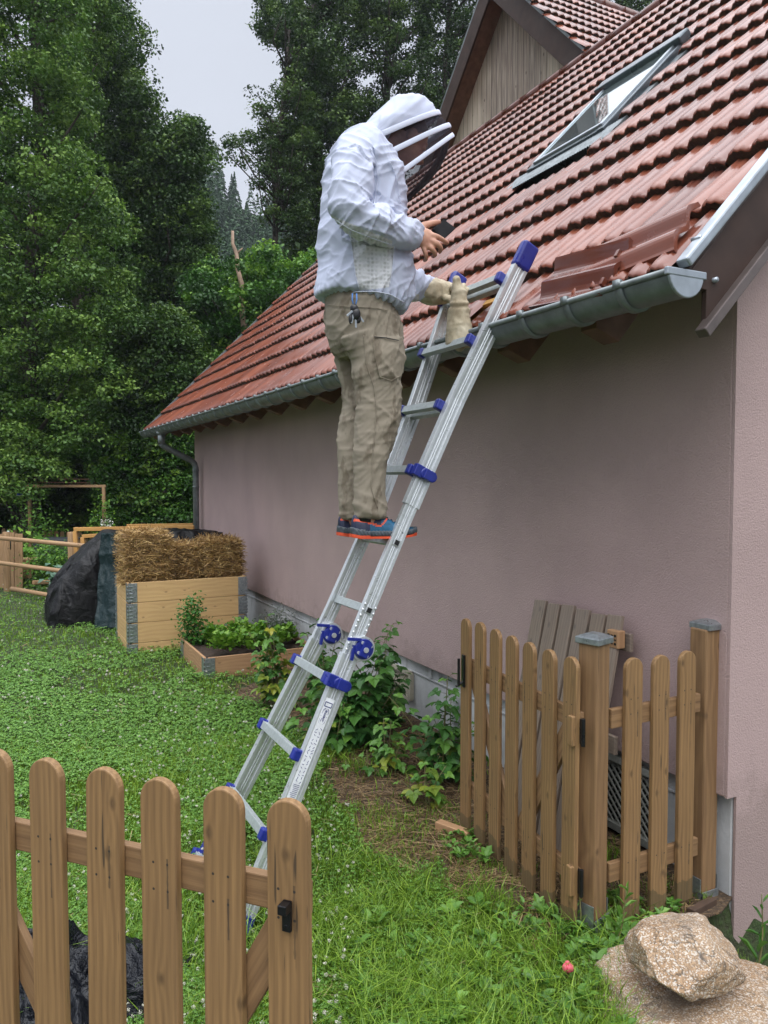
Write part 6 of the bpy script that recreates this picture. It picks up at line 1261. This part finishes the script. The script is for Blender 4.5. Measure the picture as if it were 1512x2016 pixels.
V = np.stack([C, C + u * S * .55 + w * S * .45, C + u * S * 1.05, C + u * S * .55 - w * S * .45], 1)
tag(link('clover', fast_mesh('clover', V, 4, M_CLOV, .53 + np.repeat(rs.normal(0, .17, N), 3))), kind='stuff')
P, dt_ = ground_pts(1900, -200, 700, 1160, 2200); k = clear(P) & ~mulched(P) & (rs.random(len(P)) < .25 + .8 * (fbm(P * [1.0, 1.0, 0] + 9, 3) > -.02)); P = P[k] + Z * rs.uniform(.05, .09, k.sum())[:, None]; N = len(P)
idx = np.repeat(np.arange(N), 26); off = rs.normal(size=(len(idx), 3)); off /= np.linalg.norm(off, axis=1, keepdims=True); sc = np.clip(dt_[k] / 4, 1, 1.8)[idx][:, None]; C = P[idx] + off * [.006, .006, .005] * sc
tag(link('clover_blossoms', fast_mesh('clover_blossoms', leaves(C, off + [0, 0, .3], .0048 * sc[:, 0] * np.ones(len(idx)), .7, rs), 4, plain('clover_white', (.50, .49, .40), .7, 0, .15, 50))), kind='stuff')
P, dt_ = ground_pts(9000, -250, 1300, 1150, 2250); k = clear(P) & ~mulched(P) & (rs.random(len(P)) < .3 + .9 * (fbm(P * [1.7, 1.7, 0] + 50, 3) > .12)); P = P[k] + Z * rs.uniform(.02, .06, k.sum())[:, None]; N = len(P); a = rs.uniform(0, 6.28, N); D = np.stack([np.cos(a), np.sin(a), rs.normal(.1, .35, N)], 1); D /= np.linalg.norm(D, axis=1, keepdims=True)
tag(link('dry_grass', fast_mesh('dry_grass', stalks(P, D, rs.uniform(.02, .08, N), rs.uniform(.0015, .003, N) * np.clip(dt_[k] / 4, 1, 2), rs), 4, strawmat('dry_stalks', (.22, .19, .07), (.45, .38, .17)), rs.uniform(.2, .9, N))), kind='stuff')
# broad leaved weeds by the right gate and the stones
C = np.array([gp(rs.uniform(700, 1330), rs.uniform(1800, 2120)) for k in range(260)] + [gp(rs.uniform(1130, 1260), rs.uniform(1780, 1900)) for k in range(60)] + [gp(rs.uniform(880, 960), rs.uniform(1650, 1720)) for k in range(12)]); k = clear(C); C = C[k]; Q = []; T_ = []
for c in C:
    n = rs.integers(7, 15); s = rs.uniform(.02, .045); tm = rs.normal(.45, .15)
    for j in range(n):
        a = rs.uniform(0, 6.28); o = np.array([math.cos(a), math.sin(a), rs.uniform(.1, 1.1)]); o = nrm(o); b = c + Z * rs.uniform(.0, .05) + o * .01; n_ = nrm(Z * .9 - o * .4 + rs.normal(0, .1, 3)); s_ = nrm(np.cross(o, n_)); n_ = np.cross(s_, o)
        Q += leaflet(b, o, n_, s * rs.uniform(.7, 1.4), .62, rs); T_ += [np.clip(tm + rs.normal(0, .1), 0, 1)] * 4
tag(link('broadleaf_weeds', fast_mesh('broadleaf_weeds', np.array(Q), 4, M_CLOV, np.array(T_))), kind='stuff')
def weed(label, bx, by, tx, ty, nl, L, seed, mat=None, w=.22, cat='plant', name='weed'):
    rs = np.random.default_rng(seed); b = gp(bx, by); dep = float((b - CAMP) @ FW); tp = at(tx, ty, dep); t = thing(name, label, cat, tuple(b)); m = MB(); pts = np.array([b + (tp - b) * u + np.array([.01 * math.sin(4 * u), 0, 0]) for u in np.linspace(0, 1, 7)]); m.tube(pts, np.linspace(.004, .0018, 7), 6); m.build('stem', M_CANE, t, True); Q = []
    for k in range(nl):
        u = .1 + .9 * k / nl; p = b + (tp - b) * u; a = k * 2.4; o = nrm(np.array([math.cos(a), math.sin(a) * .6, rs.uniform(.5, 1.2)])); n_ = nrm(Z - o * .5 + rs.normal(0, .1, 3)); s_ = nrm(np.cross(o, n_)); n_ = np.cross(s_, o); Q += leaflet(p, o, n_, L * (1.2 - .6 * u) * rs.uniform(.8, 1.2), w, rs)
    link('leaves', fast_mesh('leaves', np.array(Q), 4, mat or M_CLOV, np.clip(np.random.default_rng(1).normal(.6, .15, len(Q)), 0, 1)), t); return t
weed('tall prickly thistle in front of the fixed pickets', 1205, 1880, 1238, 1745, 13, .07, 81)
weed('dark green sprig with narrow leaves at the right edge by the pink wall', 1488, 1925, 1504, 1760, 9, .075, 82, M_RASP)
weed('slender weed climbing the hinge side of the capped post', 1140, 1850, 1134, 1700, 8, .035, 83)
weed('small leafy weed at the foot of the third picket', 938, 1700, 930, 1655, 9, .05, 84, None, .5)
fl = thing('pink_flower', 'single pink flower bud in the weeds left of the stones', 'flower', tuple(gp(1118, 1960)))
c = at(1118, 1906, 2.52); g = G('pink_petals'); g.p(Base_Color=(.62, .10, .14), Roughness=.5); m = MB(); m.tube([gp(1120, 1965), c - Z * .02, c - Z * .01], [.002, .002, .003], 6, mi=1)
for k in range(9):
    a = k * .72; r = .006 + .004 * (k % 3) ; o = np.array([math.cos(a), math.sin(a), 0]); m.ell(c + o * r + Z * .002 * (k % 3), (.0065, .010, .0125), (o, np.cross(Z, o), Z), 10, 8)
m.build('blossom', [g.m, M_CANE], fl, True)

# ------------------------------------------------------------------ rainy air
hz_ = MB(); hz_.box((-20, 52, 25), (200, 150, 54.), None); g = G('rain_haze'); g.t.nodes.remove(g.b)
g.t.links.new(g.n('VolumePrincipled', {'Color': (.80, .86, .95), 'Density': .0006, 'Anisotropy': .2}).outputs[0], g.out.inputs['Volume']); tag(hz_.build('haze', g.m), kind='stuff')
